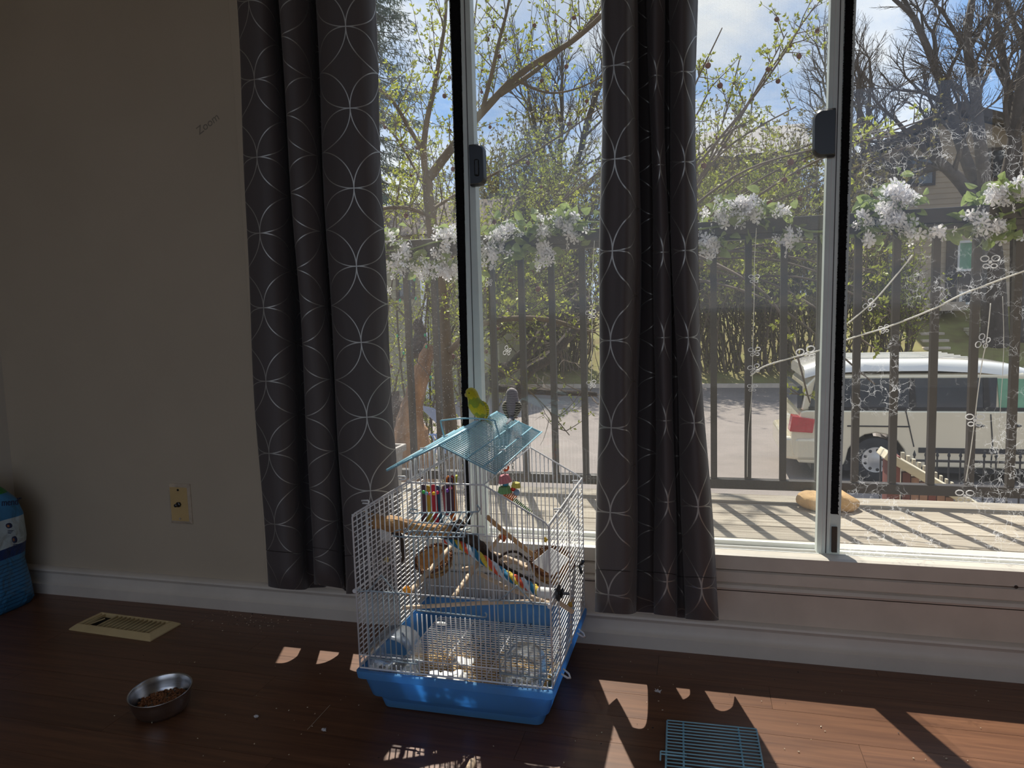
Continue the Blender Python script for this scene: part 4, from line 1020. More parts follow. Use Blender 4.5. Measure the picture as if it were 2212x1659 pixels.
# scattered husks and down
g = random.Random(21); m = MB(); md = MB()
for i in range(230):
    px, py = g.uniform(240, 2150), g.uniform(1330, 1655)
    if g.random() < .45: px, py = g.gauss(560, 60), g.gauss(1338, 12)
    p = P(px, py, z=.002)
    if p.y > -.012 or (-.66 < p.x < -.27 and p.y > -.41): continue
    r_ = g.uniform(.0007, .0016); a = g.random()*PI
    (m if g.random() < .75 else md).ball(p, r_, 5, 3, (1.5, .8, .6), Matrix.Rotation(a, 3, 'Z'))
stuff(tag(m.build('seed_husks', M['seed']), 'pale seed husks scattered over the floor', 'husks'))
stuff(tag(md.build('dark_crumbs', M['dark_metal']), 'tiny dark crumbs scattered over the floor', 'crumbs'))
def down(px, py, s, label, seed):
    g_ = random.Random(seed); mb = MB(); p = P(px, py, z=.003)
    for i in range(26):
        a = g_.random()*2*PI; L_ = s*(.4+.6*g_.random()); mb.tube([p, p+Vector((math.cos(a)*L_*.5, math.sin(a)*L_*.5, .003*g_.random())), p+Vector((math.cos(a)*L_, math.sin(a)*L_, .004*g_.random()))], [.0012, .0009, .0003], 4)
    tag(mb.build('down_feather', M['feather']), label, 'feather', 'fallen down feathers')
down(553, 1549, .006, 'tiny white down feather on the dark floor left of the cage', 1); down(700, 1578, .006, 'tiny grey down feather near the cage tray corner', 2)
down(1421, 1494, .009, 'white fluff on the floor at the sunlit strip', 3)
tag(MB().tube([P(713, 1523, z=.001), P(664, 1576, z=.001)], .0004, 4).build('straw_strand', M['seed']), 'long thin pale straw strand on the floor', 'straw')

# ================================================================ BUDGIES
def bird_mat(kind):
    b = NB('plumage_'+kind); o = b.add('ShaderNodeTexCoord').outputs['Object']; s = b.add('ShaderNodeSeparateXYZ', {0: o}); z = s.outputs[2]
    fine = b.add('ShaderNodeTexNoise', {'Vector': o, 'Scale': 420.0, 'Detail': 3.0})
    if kind == 'yellow':
        n = b.add('ShaderNodeTexNoise', {'Vector': o, 'Scale': 62.0, 'Detail': 3.0})
        w = b.math('ADD', z, b.math('MULTIPLY_ADD', n.outputs['Fac'], .040, -.020))
        band = b.math('MULTIPLY', b.math('GREATER_THAN', w, .034), b.math('LESS_THAN', w, .0480))
        low = b.math('MULTIPLY', b.math('GREATER_THAN', w, .006), b.math('LESS_THAN', w, .0135))
        sel = b.math('MULTIPLY', b.math('MAXIMUM', band, low), .62)
        mx = b.add('ShaderNodeMix', {'Factor': sel, 'A': c4(srgb(228, 212, 40)), 'B': c4(srgb(104, 156, 66))}, data_type='RGBA')
        hd = b.add('ShaderNodeMapRange', {'Value': z, 'From Min': .044, 'From Max': .056, 'To Min': 0.0, 'To Max': .55})
        m2 = b.add('ShaderNodeMix', {'Factor': hd.outputs[0], 'A': mx.outputs['Result'], 'B': c4(srgb(186, 170, 20))}, data_type='RGBA')
        colr = m2.outputs['Result']
    else:
        wv = b.add('ShaderNodeTexWave', {'Vector': o, 'Scale': 62.0, 'Distortion': 3.5, 'Detail': 2.0, 'Detail Scale': 2.0}, bands_direction='Z')
        rp = b.add('ShaderNodeMapRange', {'Value': wv.outputs['Fac'], 'From Min': .35, 'From Max': .65})
        dk, lt, fac = {'grey': (srgb(128, 120, 124), srgb(186, 178, 180), .45), 'wing': (srgb(64, 58, 50), srgb(216, 206, 184), .9), 'rump': (srgb(92, 96, 112), srgb(136, 140, 152), .5), 'ywing': (srgb(150, 150, 40), srgb(236, 220, 60), .8)}[kind]
        mx = b.add('ShaderNodeMix', {'Factor': rp.outputs[0], 'A': c4(tuple(lerp(l, d, fac) for d, l in zip(dk, lt))), 'B': c4(lt)}, data_type='RGBA')
        colr = mx.outputs['Result']
    hv = b.add('ShaderNodeHueSaturation', {'Color': colr, 'Value': b.math('MULTIPLY_ADD', fine.outputs['Fac'], .5, .75)})
    p = b.add('ShaderNodeBsdfPrincipled', {'Base Color': hv.outputs[0], 'Roughness': .75, 'Sheen Weight': .3})
    bp = b.add('ShaderNodeBump', {'Height': fine.outputs['Fac'], 'Strength': .5, 'Distance': .001}); b.l.new(bp.outputs[0], p.inputs['Normal'])
    t = b.add('ShaderNodeBsdfTranslucent', {'Color': hv.outputs[0]})
    return b.surf(b.add('ShaderNodeMixShader', {0: .18, 1: p.outputs[0], 2: t.outputs[0]}).outputs[0])
for k in ('yellow', 'grey', 'wing', 'rump', 'ywing'): M['bird_'+k] = bird_mat(k)
M['eye'] = mat('bird_eye', (.006, .005, .005), .08, .05); M['beak'] = mat('beak_horn', srgb(196, 168, 92), .4, .1); M['foot'] = mat('bird_foot', srgb(176, 132, 122), .6, .12)
M['cheek'] = mat('cheek_spot', srgb(40, 36, 70), .7); M['cheek_pale'] = mat('cheek_patch', srgb(200, 206, 220), .7)
def budgie(loc, F, HF, S_, lean, label, mats, tail_to, tail_col):
    body_m, wing_m, low_m = mats
    root = thing('budgie', loc, label, 'bird'); loc = Vector(loc)
    F = Vector(F).normalized(); R_ = F.cross(Vector((0, 0, 1))).normalized(); HF = Vector(HF).normalized(); HR = HF.cross(Vector((0, 0, 1))).normalized(); U = Vector((0, 0, 1))
    prof = [(.0, -.006, .004, .004), (.004, -.005, .0095, .009), (.011, -.003, .0150, .0145), (.021, .0, .0188, .0180), (.032, .003, .0205, .0195), (.043, .004, .0195, .0185), (.051, .004, .0172, .0165), (.058, .004, .0153, .0152), (.064, .0045, .0148, .0152), (.071, .005, .0146, .0152), (.077, .005, .0130, .0136), (.082, .004, .0098, .0104), (.0855, .003, .0045, .005), (.0862, .003, .0008, .0008)]
    n = 20; rings = []
    for z, f, rs, rf in prof:
        t = min(1, max(0, (z-.048)/.014)); fw = F.lerp(HF, t).normalized(); rt = R_.lerp(HR, t)
        if rt.length < .2: rt = fw.cross(U)
        rt.normalize()
        c = loc+(U*z+fw*f)*S_+Vector(lean)*z*S_
        rings.append([c+(rt*math.cos(2*PI*q/n)*rs*1.12+fw*math.sin(2*PI*q/n)*rf*1.08)*S_ for q in range(n)])
    bo = MB().loft(rings).build('body', body_m, root, smooth=True)
    hc = loc+(U*.0705+HF*.005)*S_+Vector(lean)*.0705*S_
    for s in (-1, 1):
        MB().ball(hc+(HR*s*.0120+HF*.0090+U*.0022)*S_, .0019*S_, 10, 7).build('eye', M['eye'], root, smooth=True)
        MB().ball(hc+(HR*s*.0108+HF*.0085-U*.0098)*S_, .0022*S_, 8, 6, (1, .7, 1.3)).build('cheek_patch', M['cheek_pale'], root, smooth=True)
        MB().ball(hc+(HR*s*.0085+HF*.0120-U*.0088)*S_, .0011*S_, 6, 5).build('throat_spot', M['eye'], root, smooth=True)
    bk = hc+(HF*.0140-U*.0028)*S_
    MB().tube([bk+U*.0028*S_, bk+(HF*.0028+U*.0004)*S_, bk+(HF*.0026-U*.0034)*S_, bk+(HF*.0006-U*.0062)*S_], [.0036*S_, .0033*S_, .0022*S_, .0004*S_], 8).build('beak', M['beak'], root, smooth=True)
    MB().ball(bk+(U*.0042-HF*.0002)*S_, .0030*S_, 8, 6, (1, 1, .6)).build('cere', M['foot'], root, smooth=True)
    for s in (-1, 1):                                      # folded wings: scapular bulge narrowing to crossed tips
        rg = []
        for z, out, back, w, th in ((.050, .0135, .004, .004, .003), (.046, .0170, .006, .009, .0042), (.036, .0190, .008, .0118, .0046), (.025, .0172, .0115, .0110, .0042), (.014, .0130, .015, .0085, .0032), (.004, .0080, .0175, .005, .0022), (-.004, .004, .019, .002, .001)):
            c = loc+(U*z+R_*s*out*1.12-F*back*1.06)*S_+Vector(lean)*z*S_
            d1 = (R_*s*.55-F*.85).normalized(); d2 = (R_*s*.85+F*.55).normalized()
            rg.append([c+(d2*math.cos(2*PI*q/12)*w*.8*1.0+d1*math.sin(2*PI*q/12)*th)*S_ for q in range(12)])
        MB().loft(rg).build('wing', wing_m, root, smooth=True)
    t0 = loc+(U*.006-F*.009)*S_; t1 = Vector(tail_to); ax = (t1-t0); wd = ax.cross(U).normalized(); up_ = wd.cross(ax).normalized(); rg = []
    for t, w, th in ((0, .0085, .006), (.25, .007, .004), (.6, .0042, .002), (1, .0024, .0010)):
        c = t0+ax*t; rg.append([c+(wd*math.cos(2*PI*q/10)*w+up_*math.sin(2*PI*q/10)*th)*S_ for q in range(10)])
    MB().loft(rg).build('tail', low_m, root, smooth=True)
    for s in (-1, 1):
        fp = loc+(R_*s*.0085+F*.003)*S_
        m_ = MB().tube([fp+U*.008*S_, fp+U*.001], .0016*S_, 6)
        for an in (-.5, .15): m_.tube([fp+U*.0012, fp+(F*math.cos(an)+R_*math.sin(an))*.006*S_+U*.0014, fp+(F*math.cos(an)+R_*math.sin(an))*.009*S_-U*.002], [.0012*S_, .0012*S_, .0005*S_], 5)
        m_.tube([fp+U*.0012, fp-F*.007*S_-U*.001], [.0012*S_, .0006*S_], 5)
        m_.build('foot', M['foot'], root, smooth=True)
    return root
yb = Vector((-.4715, -.155, .5655))
budgie(yb, (-.10, -1, 0), (-.88, -.45, 0), .83, (-.26, 0, 0), 'yellow and green budgie facing into the room on the cage roof ridge', (M['bird_yellow'], M['bird_ywing'], M['bird_ywing']), yb+Vector((.012, .075, -.030)), 0)
gb = P(1109, 906, y=-.105)
budgie(gb+Vector((0, 0, .002)), (.05, 1, 0), (.05, 1, 0), .80, (-.06, 0.05, 0), 'grey barred budgie seen from behind on the right roof slope', (M['bird_grey'], M['bird_wing'], M['bird_rump']), gb+Vector((.010, -.095, .004)), 0)

# ================================================================ BALCONY
DZ = .05
deck = thing('deck', (0, .7, DZ), 'weathered pale wooden deck outside the window', None, kind='structure')
deck['kind'] = 'structure'
bw, gap = .138, .006
by = 1.30
while by > .2:
    t_ = MB().box((-3.2, by-bw, DZ-.035), (3.4, by, DZ)); o = t_.build('deck_board', M['deck'], None, bevel=.003)
    o.parent = deck; o.location = -ORG[deck.name]; 
    by -= bw+gap
MB().box((-3.2, 1.265, DZ-.22), (3.4, 1.30, DZ-.036)).build('rim_joist', M['pale_wood'], deck)
m = MB()
for x in (-3, -1.5, 0, 1.5, 3): m.box((x, .2, DZ-.18), (x+.04, 1.262, DZ-.037))
stuff(m.build('joists', M['pale_wood'], deck))
YR = 1.21
rail = thing('railing', (0, YR, DZ), 'dark brown metal balcony railing with square balusters', 'railing')
RZ0, RZ1 = .133, 1.118
MB().box((-2.6, YR-.025, RZ1-.052), (2.4, YR+.025, RZ1)).build('top_rail', M['rail'], rail, bevel=.003)
MB().box((-2.6, YR-.018, RZ1-.072), (2.4, YR+.018, RZ1-.053)).build('under_rail', M['rail'], rail)
MB().box((-2.6, YR-.018, RZ0-.038), (2.4, YR+.018, RZ0)).build('bottom_rail', M['rail'], rail, bevel=.002)
x = P(1616, 760, y=YR).x-.126*22
k = 0
while x < 2.3:
    if x > -2.55: MB().box((x-.012, YR-.012, RZ0), (x+.012, YR+.012, RZ1-.07)).build('baluster', M['rail'], rail)
    x += .126
for x in (-2.55, 2.35): MB().box((x-.025, YR-.025, DZ), (x+.025, YR+.025, RZ1-.05)).build('post', M['rail'], rail)

# flower garland over the top rail
gar = thing('flower_garland', (0, YR, RZ1), 'artificial garland of white flowers and green leaves on the railing', 'garland')
fm = MB()
for q in range(5):
    a = 2*PI*q/5; u = Vector((math.cos(a), math.sin(a), 0)); w = Vector((-math.sin(a), math.cos(a), 0)); r0 = .021
    fm.poly([Vector((0, 0, 0)), u*r0*.4+w*r0*.16+Vector((0, 0, .002)), u*r0*.8+w*r0*.30+Vector((0, 0, .004)), u*r0+Vector((0, 0, .002)), u*r0*.8-w*r0*.30+Vector((0, 0, .004)), u*r0*.4-w*r0*.16+Vector((0, 0, .002))])
fm.ball((0, 0, .002), .0025, 5, 4)
fproto = proto(fm, 'flower', M['petal'], True)
lm = MB(); n = 7
for side in (-1, 1):
    pr = []
    for j in range(n):
        t = j/(n-1); w = .020*math.sin(PI*min(1, t*1.02))**.8*(1-.25*t); pr.append((t*.062, side*w, .006*math.sin(PI*t)+.35*w))
    for j in range(n-1):
        a, b_ = pr[j], pr[j+1]; lm.poly([(a[0], 0, .006*math.sin(PI*j/(n-1))), (b_[0], 0, .006*math.sin(PI*(j+1)/(n-1))), b_, a])
lproto = proto(lm, 'leaf', M['gleaf'], True)
lproto2 = lproto
g = random.Random(17); nf = 0; nl = 0; vine = []
more_f, more_l = MB(), MB()
from mathutils import Euler
def stamp(mb, src, p, rot, k):
    R_ = Euler(rot).to_matrix(); i = len(mb.v)
    mb.v += [R_ @ (v.co*k)+Vector(p) for v in src.data.vertices]; mb.f += [tuple(i+q for q in f.vertices) for f in src.data.polygons]
def clump(px0, px1, pyt, pyb, nflow, nleaf, fcl):
    global nf, nl
    for i in range(int(nleaf*1.7)):
        px, py = g.uniform(px0, px1), g.uniform(pyt, pyb)
        p = P(px, py, y=YR-.035+g.uniform(-.02, .05) if py > 470 else YR+g.uniform(-.03, .04))
        inst(lproto, 'leaf', gar, p, (g.uniform(-1.2, 1.2)+PI/2, g.uniform(-.8, .8), g.uniform(0, 2*PI)), g.uniform(.7, 1.1)); nl += 1
    for (cx0, cy0, rx_, ry_) in fcl:
        for i in range(nflow*2):                            # small blossoms too many to pick apart
            px, py = g.gauss(cx0, rx_*.75), g.gauss(cy0+4, ry_*.8)
            stamp(more_f, fproto, P(px, py, y=YR-.04+g.uniform(-.02, .03)), (PI/2+g.gauss(0, .7), g.gauss(0, .7), g.uniform(0, 6)), g.uniform(.7, 1.0))
        for i in range(nleaf//2+3):
            px, py = g.gauss(cx0, rx_*1.3), g.gauss(cy0+2, ry_*1.2)
            stamp(more_l, lproto, P(px, py, y=YR-.03+g.uniform(-.02, .04)), (g.uniform(-1.2, 1.2)+PI/2, g.uniform(-.8, .8), g.uniform(0, 2*PI)), g.uniform(.6, .95))
        for i in range(max(3, int(nflow*.64))):
            px, py = g.gauss(cx0, rx_*.5), g.gauss(cy0, ry_*.5); p = P(px, py, y=YR-.045+g.uniform(-.03, .02))
            inst(fproto, 'flower', gar, p, (PI/2+g.gauss(0, .6), g.gauss(0, .6), g.uniform(0, 6)), g.uniform(.85, 1.2)); nf += 1
clump(822, 880, 495, 575, 12, 13, [(833, 515, 18, 16), (862, 575, 22, 16), (872, 545, 12, 18)])
clump(890, 945, 545, 585, 9, 7, [(916, 578, 20, 14)])
clump(955, 1000, 490, 570, 13, 10, [(958, 560, 16, 26), (968, 505, 18, 14), (975, 583, 16, 10)])
clump(1045, 1150, 478, 550, 12, 18, [(1068, 520, 16, 16), (1100, 492, 20, 14), (1060, 548, 14, 20)])
clump(1130, 1215, 460, 520, 14, 16, [(1172, 505, 12, 30), (1178, 545, 12, 16), (1210, 478, 12, 12)])
clump(1215, 1295, 450, 500, 9, 12, [(1240, 500, 18, 16), (1232, 470, 14, 14)])
clump(1528, 1640, 450, 530, 18, 18, [(1560, 458, 36, 18), (1620, 450, 20, 18), (1535, 522, 22, 18), (1605, 440, 18, 12)])
clump(1640, 1690, 445, 470, 4, 8, [(1690, 455, 16, 8)])
clump(1695, 1790, 480, 520, 10, 9, [(1705, 512, 18, 16)])
clump(1845, 1905, 425, 505, 9, 18, [(1860, 470, 16, 12), (1880, 505, 14, 14)])
clump(1895, 1960, 400, 450, 22, 8, [(1932, 415, 16, 14), (1950, 430, 26, 10), (1918, 460, 16, 16), (1940, 470, 14, 10)])
clump(1960, 2065, 480, 510, 9, 12, [(2010, 498, 34, 12), (1965, 495, 10, 10)])
clump(2080, 2212, 410, 520, 16, 26, [(2158, 420, 24, 16), (2112, 470, 20, 16), (2150, 490, 26, 14), (2200, 405, 14, 12)])
stuff(more_f.build('small_blossoms', M['petal'], gar, recalc=False)); stuff(more_l.build('small_leaves', M['gleaf'], gar, recalc=False))
vp = spline([P(815, 540, y=YR-.03), P(880, 540, y=YR-.035), P(960, 520, y=YR-.035), P(1060, 530, y=YR-.035), P(1180, 490, y=YR-.03), P(1290, 480, y=YR-.03), P(1400, 500, y=YR-.035), P(1550, 490, y=YR-.035), P(1660, 460, y=YR), P(1750, 500, y=YR-.035), P(1860, 480, y=YR-.035), P(1930, 440, y=YR-.01), P(2020, 500, y=YR-.035), P(2150, 470, y=YR-.035), P(2260, 430, y=YR-.03)], 8)
MB().tube(vp, .004, 6).build('vine_stem', M['gleaf'], gar, smooth=True)

# string lights with clear bow-shaped bulbs
sl = thing('string_lights', (0, YR-.03, .6), 'white cord string lights with clear bow shaped bulbs on the railing', 'string lights')
def cord(pts, r, y=YR-.03): MB().tube(spline([P(*q, y=y) for q in pts], 6), r, 6).build('cord', M['cord'], sl, smooth=True)
cord([(1621, 812), (1650, 792), (1700, 776), (1745, 764)], .0032); cord([(1745, 766), (1840, 730), (1912, 708), (2010, 670), (2078, 636), (2140, 612), (2240, 575)], .0032, YR-.018)
cord([(1830, 700), (1868, 668), (1890, 648), (1930, 602), (1972, 550)], .0026); cord([(1920, 490), (1985, 503)], .0024)
cord([(1634, 492), (1630, 560), (1629, 640), (1626, 760), (1624, 850), (1616, 940), (1614, 1030)], .0013)
cord([(2140, 655), (2132, 730), (2122, 780), (2112, 850), (2105, 910), (2096, 980), (2086, 1040)], .0016)
cord([(1284, 520), (1280, 600), (1279, 700), (1278, 800), (1276, 840)], .0012); cord([(2166, 640), (2168, 760), (2160, 900), (2156, 1010)], .001, 1.3)
def bow(px, py, s, ang, y=YR-.036):
    c = P(px, py, y=y); mb = MB()
    for sx in (-1, 1):
        for (dx, dz, k) in ((.011, .008, 1), (.008, -.009, .75)):
            ctr = Vector((sx*dx, 0, dz))*s; pts = []
            for q in range(10):
                a = 2*PI*q/10; v = ctr+Vector((.0085*math.cos(a), 0, .0065*math.sin(a)))*s*k
                v = Vector((v.x*math.cos(ang)-v.z*math.sin(ang), 0, v.x*math.sin(ang)+v.z*math.cos(ang))); pts.append(c+v)
            mb.tube(pts, .0014*s, 5, closed=True)
    mb.ball(c, .004*s, 6, 5); mb.build('bow_bulb', M['clear'] if False else M['bulb'], sl, smooth=True)
M['bulb'] = mat('clear_bulb', (.9, .9, .92), .15, .03, spec=.8, transl=.3, alpha=.6)
for q in ((1629, 602, 1.0, 0), (1630, 760, 1.1, .1), (1629, 797, 1.1, .3), (1742, 765, 1.7, .3), (1625, 838, .9, 0), (1879, 659, 1.1, .8), (1910, 711, .9, .3), (2139, 566, 1.5, 0), (2124, 738, 1.3, 1.2), (2106, 908, 1.5, 0), (2084, 1072, 1.5, 0), (1277, 679, 1.1, .2), (1278, 830, 1.0, .2), (1056, 610, .9, 1.4), (838, 628, 1.1, 1.4), (832, 770, 1.1, 1.4), (1096, 758, 1.0, 1.2)): bow(*q)
# rock on the deck
rkm = MB(); rc_ = P(1788, 1086, y=1.13); g = random.Random(3)
rkm.ball((0, 0, 0), .045, 20, 14, (2.35, 1.45, .95))
for i in range(len(rkm.v)):
    v = rkm.v[i]; v = Vector((math.copysign(abs(v.x/.106)**.72*.106, v.x), v.y, v.z))+rc_+Vector((0, 0, .004)); rkm.v[i] = v+Vector((math.sin(v.x*70)*.004, math.sin(v.y*90+v.x*40)*.004, math.sin(v.x*55+1)*.006+g.uniform(-.0015, .0015)))
    rkm.v[i].z = max(rkm.v[i].z, DZ+.001)
tag(rkm.build('rock', M['rock'], None, smooth=True), 'tan orange rock lying on the deck by the railing', 'rock')
# planter at the left end of the deck
pl0 = P(838, 985, y=1.0)
pla = thing('planter_box', (pl0.x, 1.0, DZ), 'light grey plastic planter box at the deck end beside left curtain', 'planter')
px_ = P(846, 975, y=1.0).x; pz1 = P(852, 972, y=1.0).z
def prect(z, k): return [Vector((x, y, z)) for x, y in ((px_-.62-.0*k, .93-.02*k), (px_-.02+.02*k, .93-.02*k), (px_-.02+.02*k, 1.12+.02*k), (px_-.62, 1.12+.02*k))]
MB().loft([prect(DZ+.001, 0), prect(pz1-.03, .6), prect(pz1-.029, 1.2), prect(pz1, 1.2), prect(pz1, .4), prect(pz1-.05, .4)]).build('box', M['grey_plastic'], pla, bevel=.004)
MB().loft([prect(pz1-.045, .3), prect(pz1-.03, .3)]).build('soil', M['soil'], pla)
# stair side rail dropping from the deck
ys = 1.62
srl = thing('stair_side', (P(1930, 1060, y=ys).x, ys, -.3), 'red brown wooden stair side with sloping pale handrail beyond deck', 'stair rail')
a, b_ = P(1918, 985, y=ys), P(1946, 985, y=ys); MB().box((a.x, ys, -1.2), (b_.x, ys+.09, a.z)).build('newel_post', M['brown_wood'], srl, bevel=.004)
h0, h1 = P(1930, 990, y=ys-.02), P(2170, 1128, y=ys-.02); dd = (h1-h0).normalized(); up_ = Vector((-dd.z, 0, dd.x)).normalized()
if up_.z < 0: up_ = -up_
MB().prism([h0-dd*.03-up_*.022, h1-up_*.022, h1+up_*.012, h0-dd*.03+up_*.012], (0, .14, 0)).build('handrail', M['pale_wood'], srl, bevel=.004)
for i in range(9):
    x0 = P(1952+19*i, 1060, y=ys).x; x1 = P(1952+19*i+17, 1060, y=ys).x; zt = h0.z+(x0-h0.x)*dd.z/dd.x-.04
    MB().box((x0, ys+.02, -1.2), (x1, ys+.045, zt)).build('stair_board', M['brown_wood'] if i % 3 == 0 else M['stair_board'], srl)
for i in range(13):
    px = 1948+12*i; p = P(px, 978+7.2*i, y=2.3); MB().box((p.x, 2.3, -1.3), (P(px+9, 900, y=2.3).x, 2.325, p.z)).build('picket_board', M['pale_wood'], srl)

# ================================================================ STREET, LAWN, HOUSES
GZ = -1.79; Y_L, Y_H, Z_H = 22.5, 29.0, .55
def struct2(o, label): o['kind'] = 'structure'; o['label'] = label; return o
struct2(MB().box((-60, 1.0, GZ-.3), (60, Y_L, GZ)).build('street', M['asphalt']), 'pale asphalt street beyond the balcony')
struct2(MB().loft([[Vector((x, y, z)) for y, z in ((Y_L-.02, GZ-.3), (Y_L-.02, GZ+.12), (Y_L+.15, GZ+.13), (Y_H, Z_H), (70, Z_H+1.2), (70, GZ-.3))] for x in (-60, 60)]).build('lawn', M['lawn']), 'sloping spring lawn across the street')
struct2(MB().box((-60, Y_L-.16, GZ-.2), (60, Y_L-.02, GZ+.13)).build('kerb', M['concrete']), 'concrete kerb along the far side of the street')
def slopez(y): return lerp(GZ+.13, Z_H, (y-Y_L-.15)/(Y_H-Y_L-.15))
def on_slope(px, py):
    lo, hi = Y_L, Y_H
    for _ in range(40):
        mid = (lo+hi)/2; p = P(px, py, y=mid)
        if p.z < slopez(mid): hi = mid
        else: lo = mid
    return P(px, py, y=mid)
steps = thing('garden_steps', on_slope(2015, 770), 'pale concrete steps climbing the lawn across the street', 'steps')
for (xa, xb, py) in ((2004, 2060, 772), (1993, 2053, 753), (1990, 2050, 737), (1988, 2040, 722)):
    a = on_slope(xa, py); b_ = on_slope(xb, py); MB().box((a.x, a.y-.1, a.z-.5), (b_.x, a.y+.75, a.z+.05)).build('step', M['concrete'], steps, bevel=.02)
pp = on_slope(2122, 735); lb = thing('timber_edge', pp, 'short stack of weathered timbers on the lawn beside the steps', 'timbers')
for i in range(3): MB().box((pp.x-.3, pp.y-.2, pp.z+.14*i), (pp.x+.35, pp.y+.9, pp.z+.13+.14*i)).build('timber', M['pale_wood'], lb, bevel=.02)

def clap(mb, a, b, z0, z1, n_, row=.2, d=.025):
    """clapboard rows on the wall from a to b (xy), outward normal n_"""
    z = z0
    while z < z1-.01:
        t = min(z+row, z1)
        mb.loft([[Vector((p[0], p[1], z))+Vector(n_)*d, Vector((p[0], p[1], t))+Vector(n_)*.004, Vector((p[0], p[1], t)), Vector((p[0], p[1], z))] for p in (a, b)])
        z += row
def win_on(parent, x0, x1, z0, z1, y, pane='pane', frame='house_trim', mull=True, t=.09):
    m_ = MB().box((x0-t, y-.06, z0-t), (x0, y, z1+t)).box((x1, y-.06, z0-t), (x1+t, y, z1+t)).box((x0, y-.06, z1), (x1, y, z1+t)).box((x0, y-.06, z0-t), (x1, y, z0))
    if mull: m_.box(((x0+x1)/2-.03, y-.05, z0), ((x0+x1)/2+.03, y, z1))
    w_ = m_.build('window', M[frame], parent)
    MB().box((x0, y-.02, z0), (x1, y-.005, z1)).build('pane', M[pane], w_)
# beige house on the right
HY = 29.0
def hx(px, py=450): return P(px, py, y=HY).x
def hz(px, py): return P(px, py, y=HY).z
h = thing('house', (hx(2060), HY, Z_H), 'beige sided house with brown gable roof behind the bare tree', 'house')
x0, x1 = hx(1878), hx(2300)
ze0 = hz(1860, 345); zap = hz(2062, 243); xap = hx(2062, 243)
MB().box((x0, HY, -.5), (x1, HY+10, ze0)).build('wall', M['siding'], h)
m = MB(); clap(m, (x0, HY), (x1, HY), Z_H+.9, ze0, (0, -1, 0)); clap(m, (x0, HY+10), (x0, HY), Z_H+.9, ze0, (-1, 0, 0)); stuff(m.build('siding', M['siding'], h))
MB().prism([(x0, HY, ze0), (x1, HY, ze0), (xap, HY, zap-.1)], (0, 10, 0)).build('gable', M['siding'], h)
m = MB()
MB().prism([(x0-.7, HY-.5, ze0-.25), (xap, HY-.5, zap), (xap, HY-.5, zap+.28), (x0-.75, HY-.5, ze0+.05)], (0, 11, 0)).build('roof', M['roof'], h)
MB().prism([(x1+.7, HY-.5, ze0-.25), (xap, HY-.5, zap), (xap, HY-.5, zap+.28), (x1+.75, HY-.5, ze0+.05)], (0, 11, 0)).build('roof', M['roof'], h)
MB().box((x0-.06, HY-.08, Z_H), (x0+.16, HY+.02, ze0)).build('corner_post', M['house_trim'], h)
MB().box((x0, HY-.04, -.5), (x1, HY, Z_H+.9)).build('foundation', M['concrete'], h)
win_on(h, hx(2110), hx(2166), hz(2140, 385), hz(2140, 326), HY-.03)
win_on(h, hx(1948), hx(2012), hz(1980, 398), hz(1980, 345), HY-.03)
win_on(h, hx(2075), hx(2138), hz(2105, 580), hz(2105, 524), HY-.03, 'pane_green', 'white_paint', False)
win_on(h, hx(2082), hx(2138), hz(2110, 652), hz(2110, 634), HY-.05, 'pane', 'white_paint')
MB().box((hx(2074), HY-.07, hz(2105, 624)), (hx(2142), HY-.03, hz(2105, 583))).build('shingle_panel', M['roof'], h)
MB().box((hx(2046), HY-.1, Z_H), (hx(2070), HY-.03, hz(2058, 500))).build('chimney_chase', M['house_trim'], h)
dm = MB().box((hx(1906), HY-.12, Z_H-.2), (hx(1962), HY-.03, hz(1930, 500))).build('entry_recess', M['house_trim'], h)
MB().box((hx(1918), HY-.15, Z_H), (hx(1944), HY-.12, hz(1930, 520))).build('entry_door', M['pane'], dm)
MB().box((hx(1930), HY-1.6, Z_H-.1), (hx(2060), HY-.1, Z_H+.22)).build('porch_slab', M['concrete'], h)
# house with pale roof seen through the screen
H2 = 36.0
def gx(px, py=340): return P(px, py, y=H2).x
h2 = thing('house', (gx(1630), H2, Z_H), 'olive house with broad pale grey roof seen between curtain and sash', 'house')
xa, xb = gx(1420), gx(1755); ze = P(1640, 328, y=H2).z; zr = P(1640, 273, y=H2+3).z
MB().box((xa+.3, H2+.4, 0), (xb-.5, H2+8, ze)).build('wall', M['siding2'], h2)
m = MB(); clap(m, (xa+.3, H2+.4), (xb-.5, H2+.4), Z_H, ze, (0, -1, 0), .22); stuff(m.build('siding', M['siding2'], h2))
MB().prism([(xa, H2, ze-.05), (xa, H2+3.2, zr), (xa, H2+6.4, ze-.05), (xa, H2+6.4, ze-.3), (xa, H2, ze-.3)], (xb-xa, 0, 0)).build('roof', M['roof_grey'], h2)
MB().box((xa, H2-.05, ze-.55), (xb, H2+.0, ze-.06)).build('fascia', M['house_trim'], h2)
win_on(h2, gx(1612), gx(1636), P(1620, 392, y=H2).z, P(1620, 345, y=H2).z, H2+.36, 'pane_green', 'white_paint')
win_on(h2, gx(1548), gx(1566), P(1560, 405, y=H2).z, P(1560, 355, y=H2).z, H2+.36)
MB().tube([(gx(1657), H2+3, zr), (gx(1657), H2+3, zr+.35)], .12, 8).build('roof_vent', M['iron'], h2)
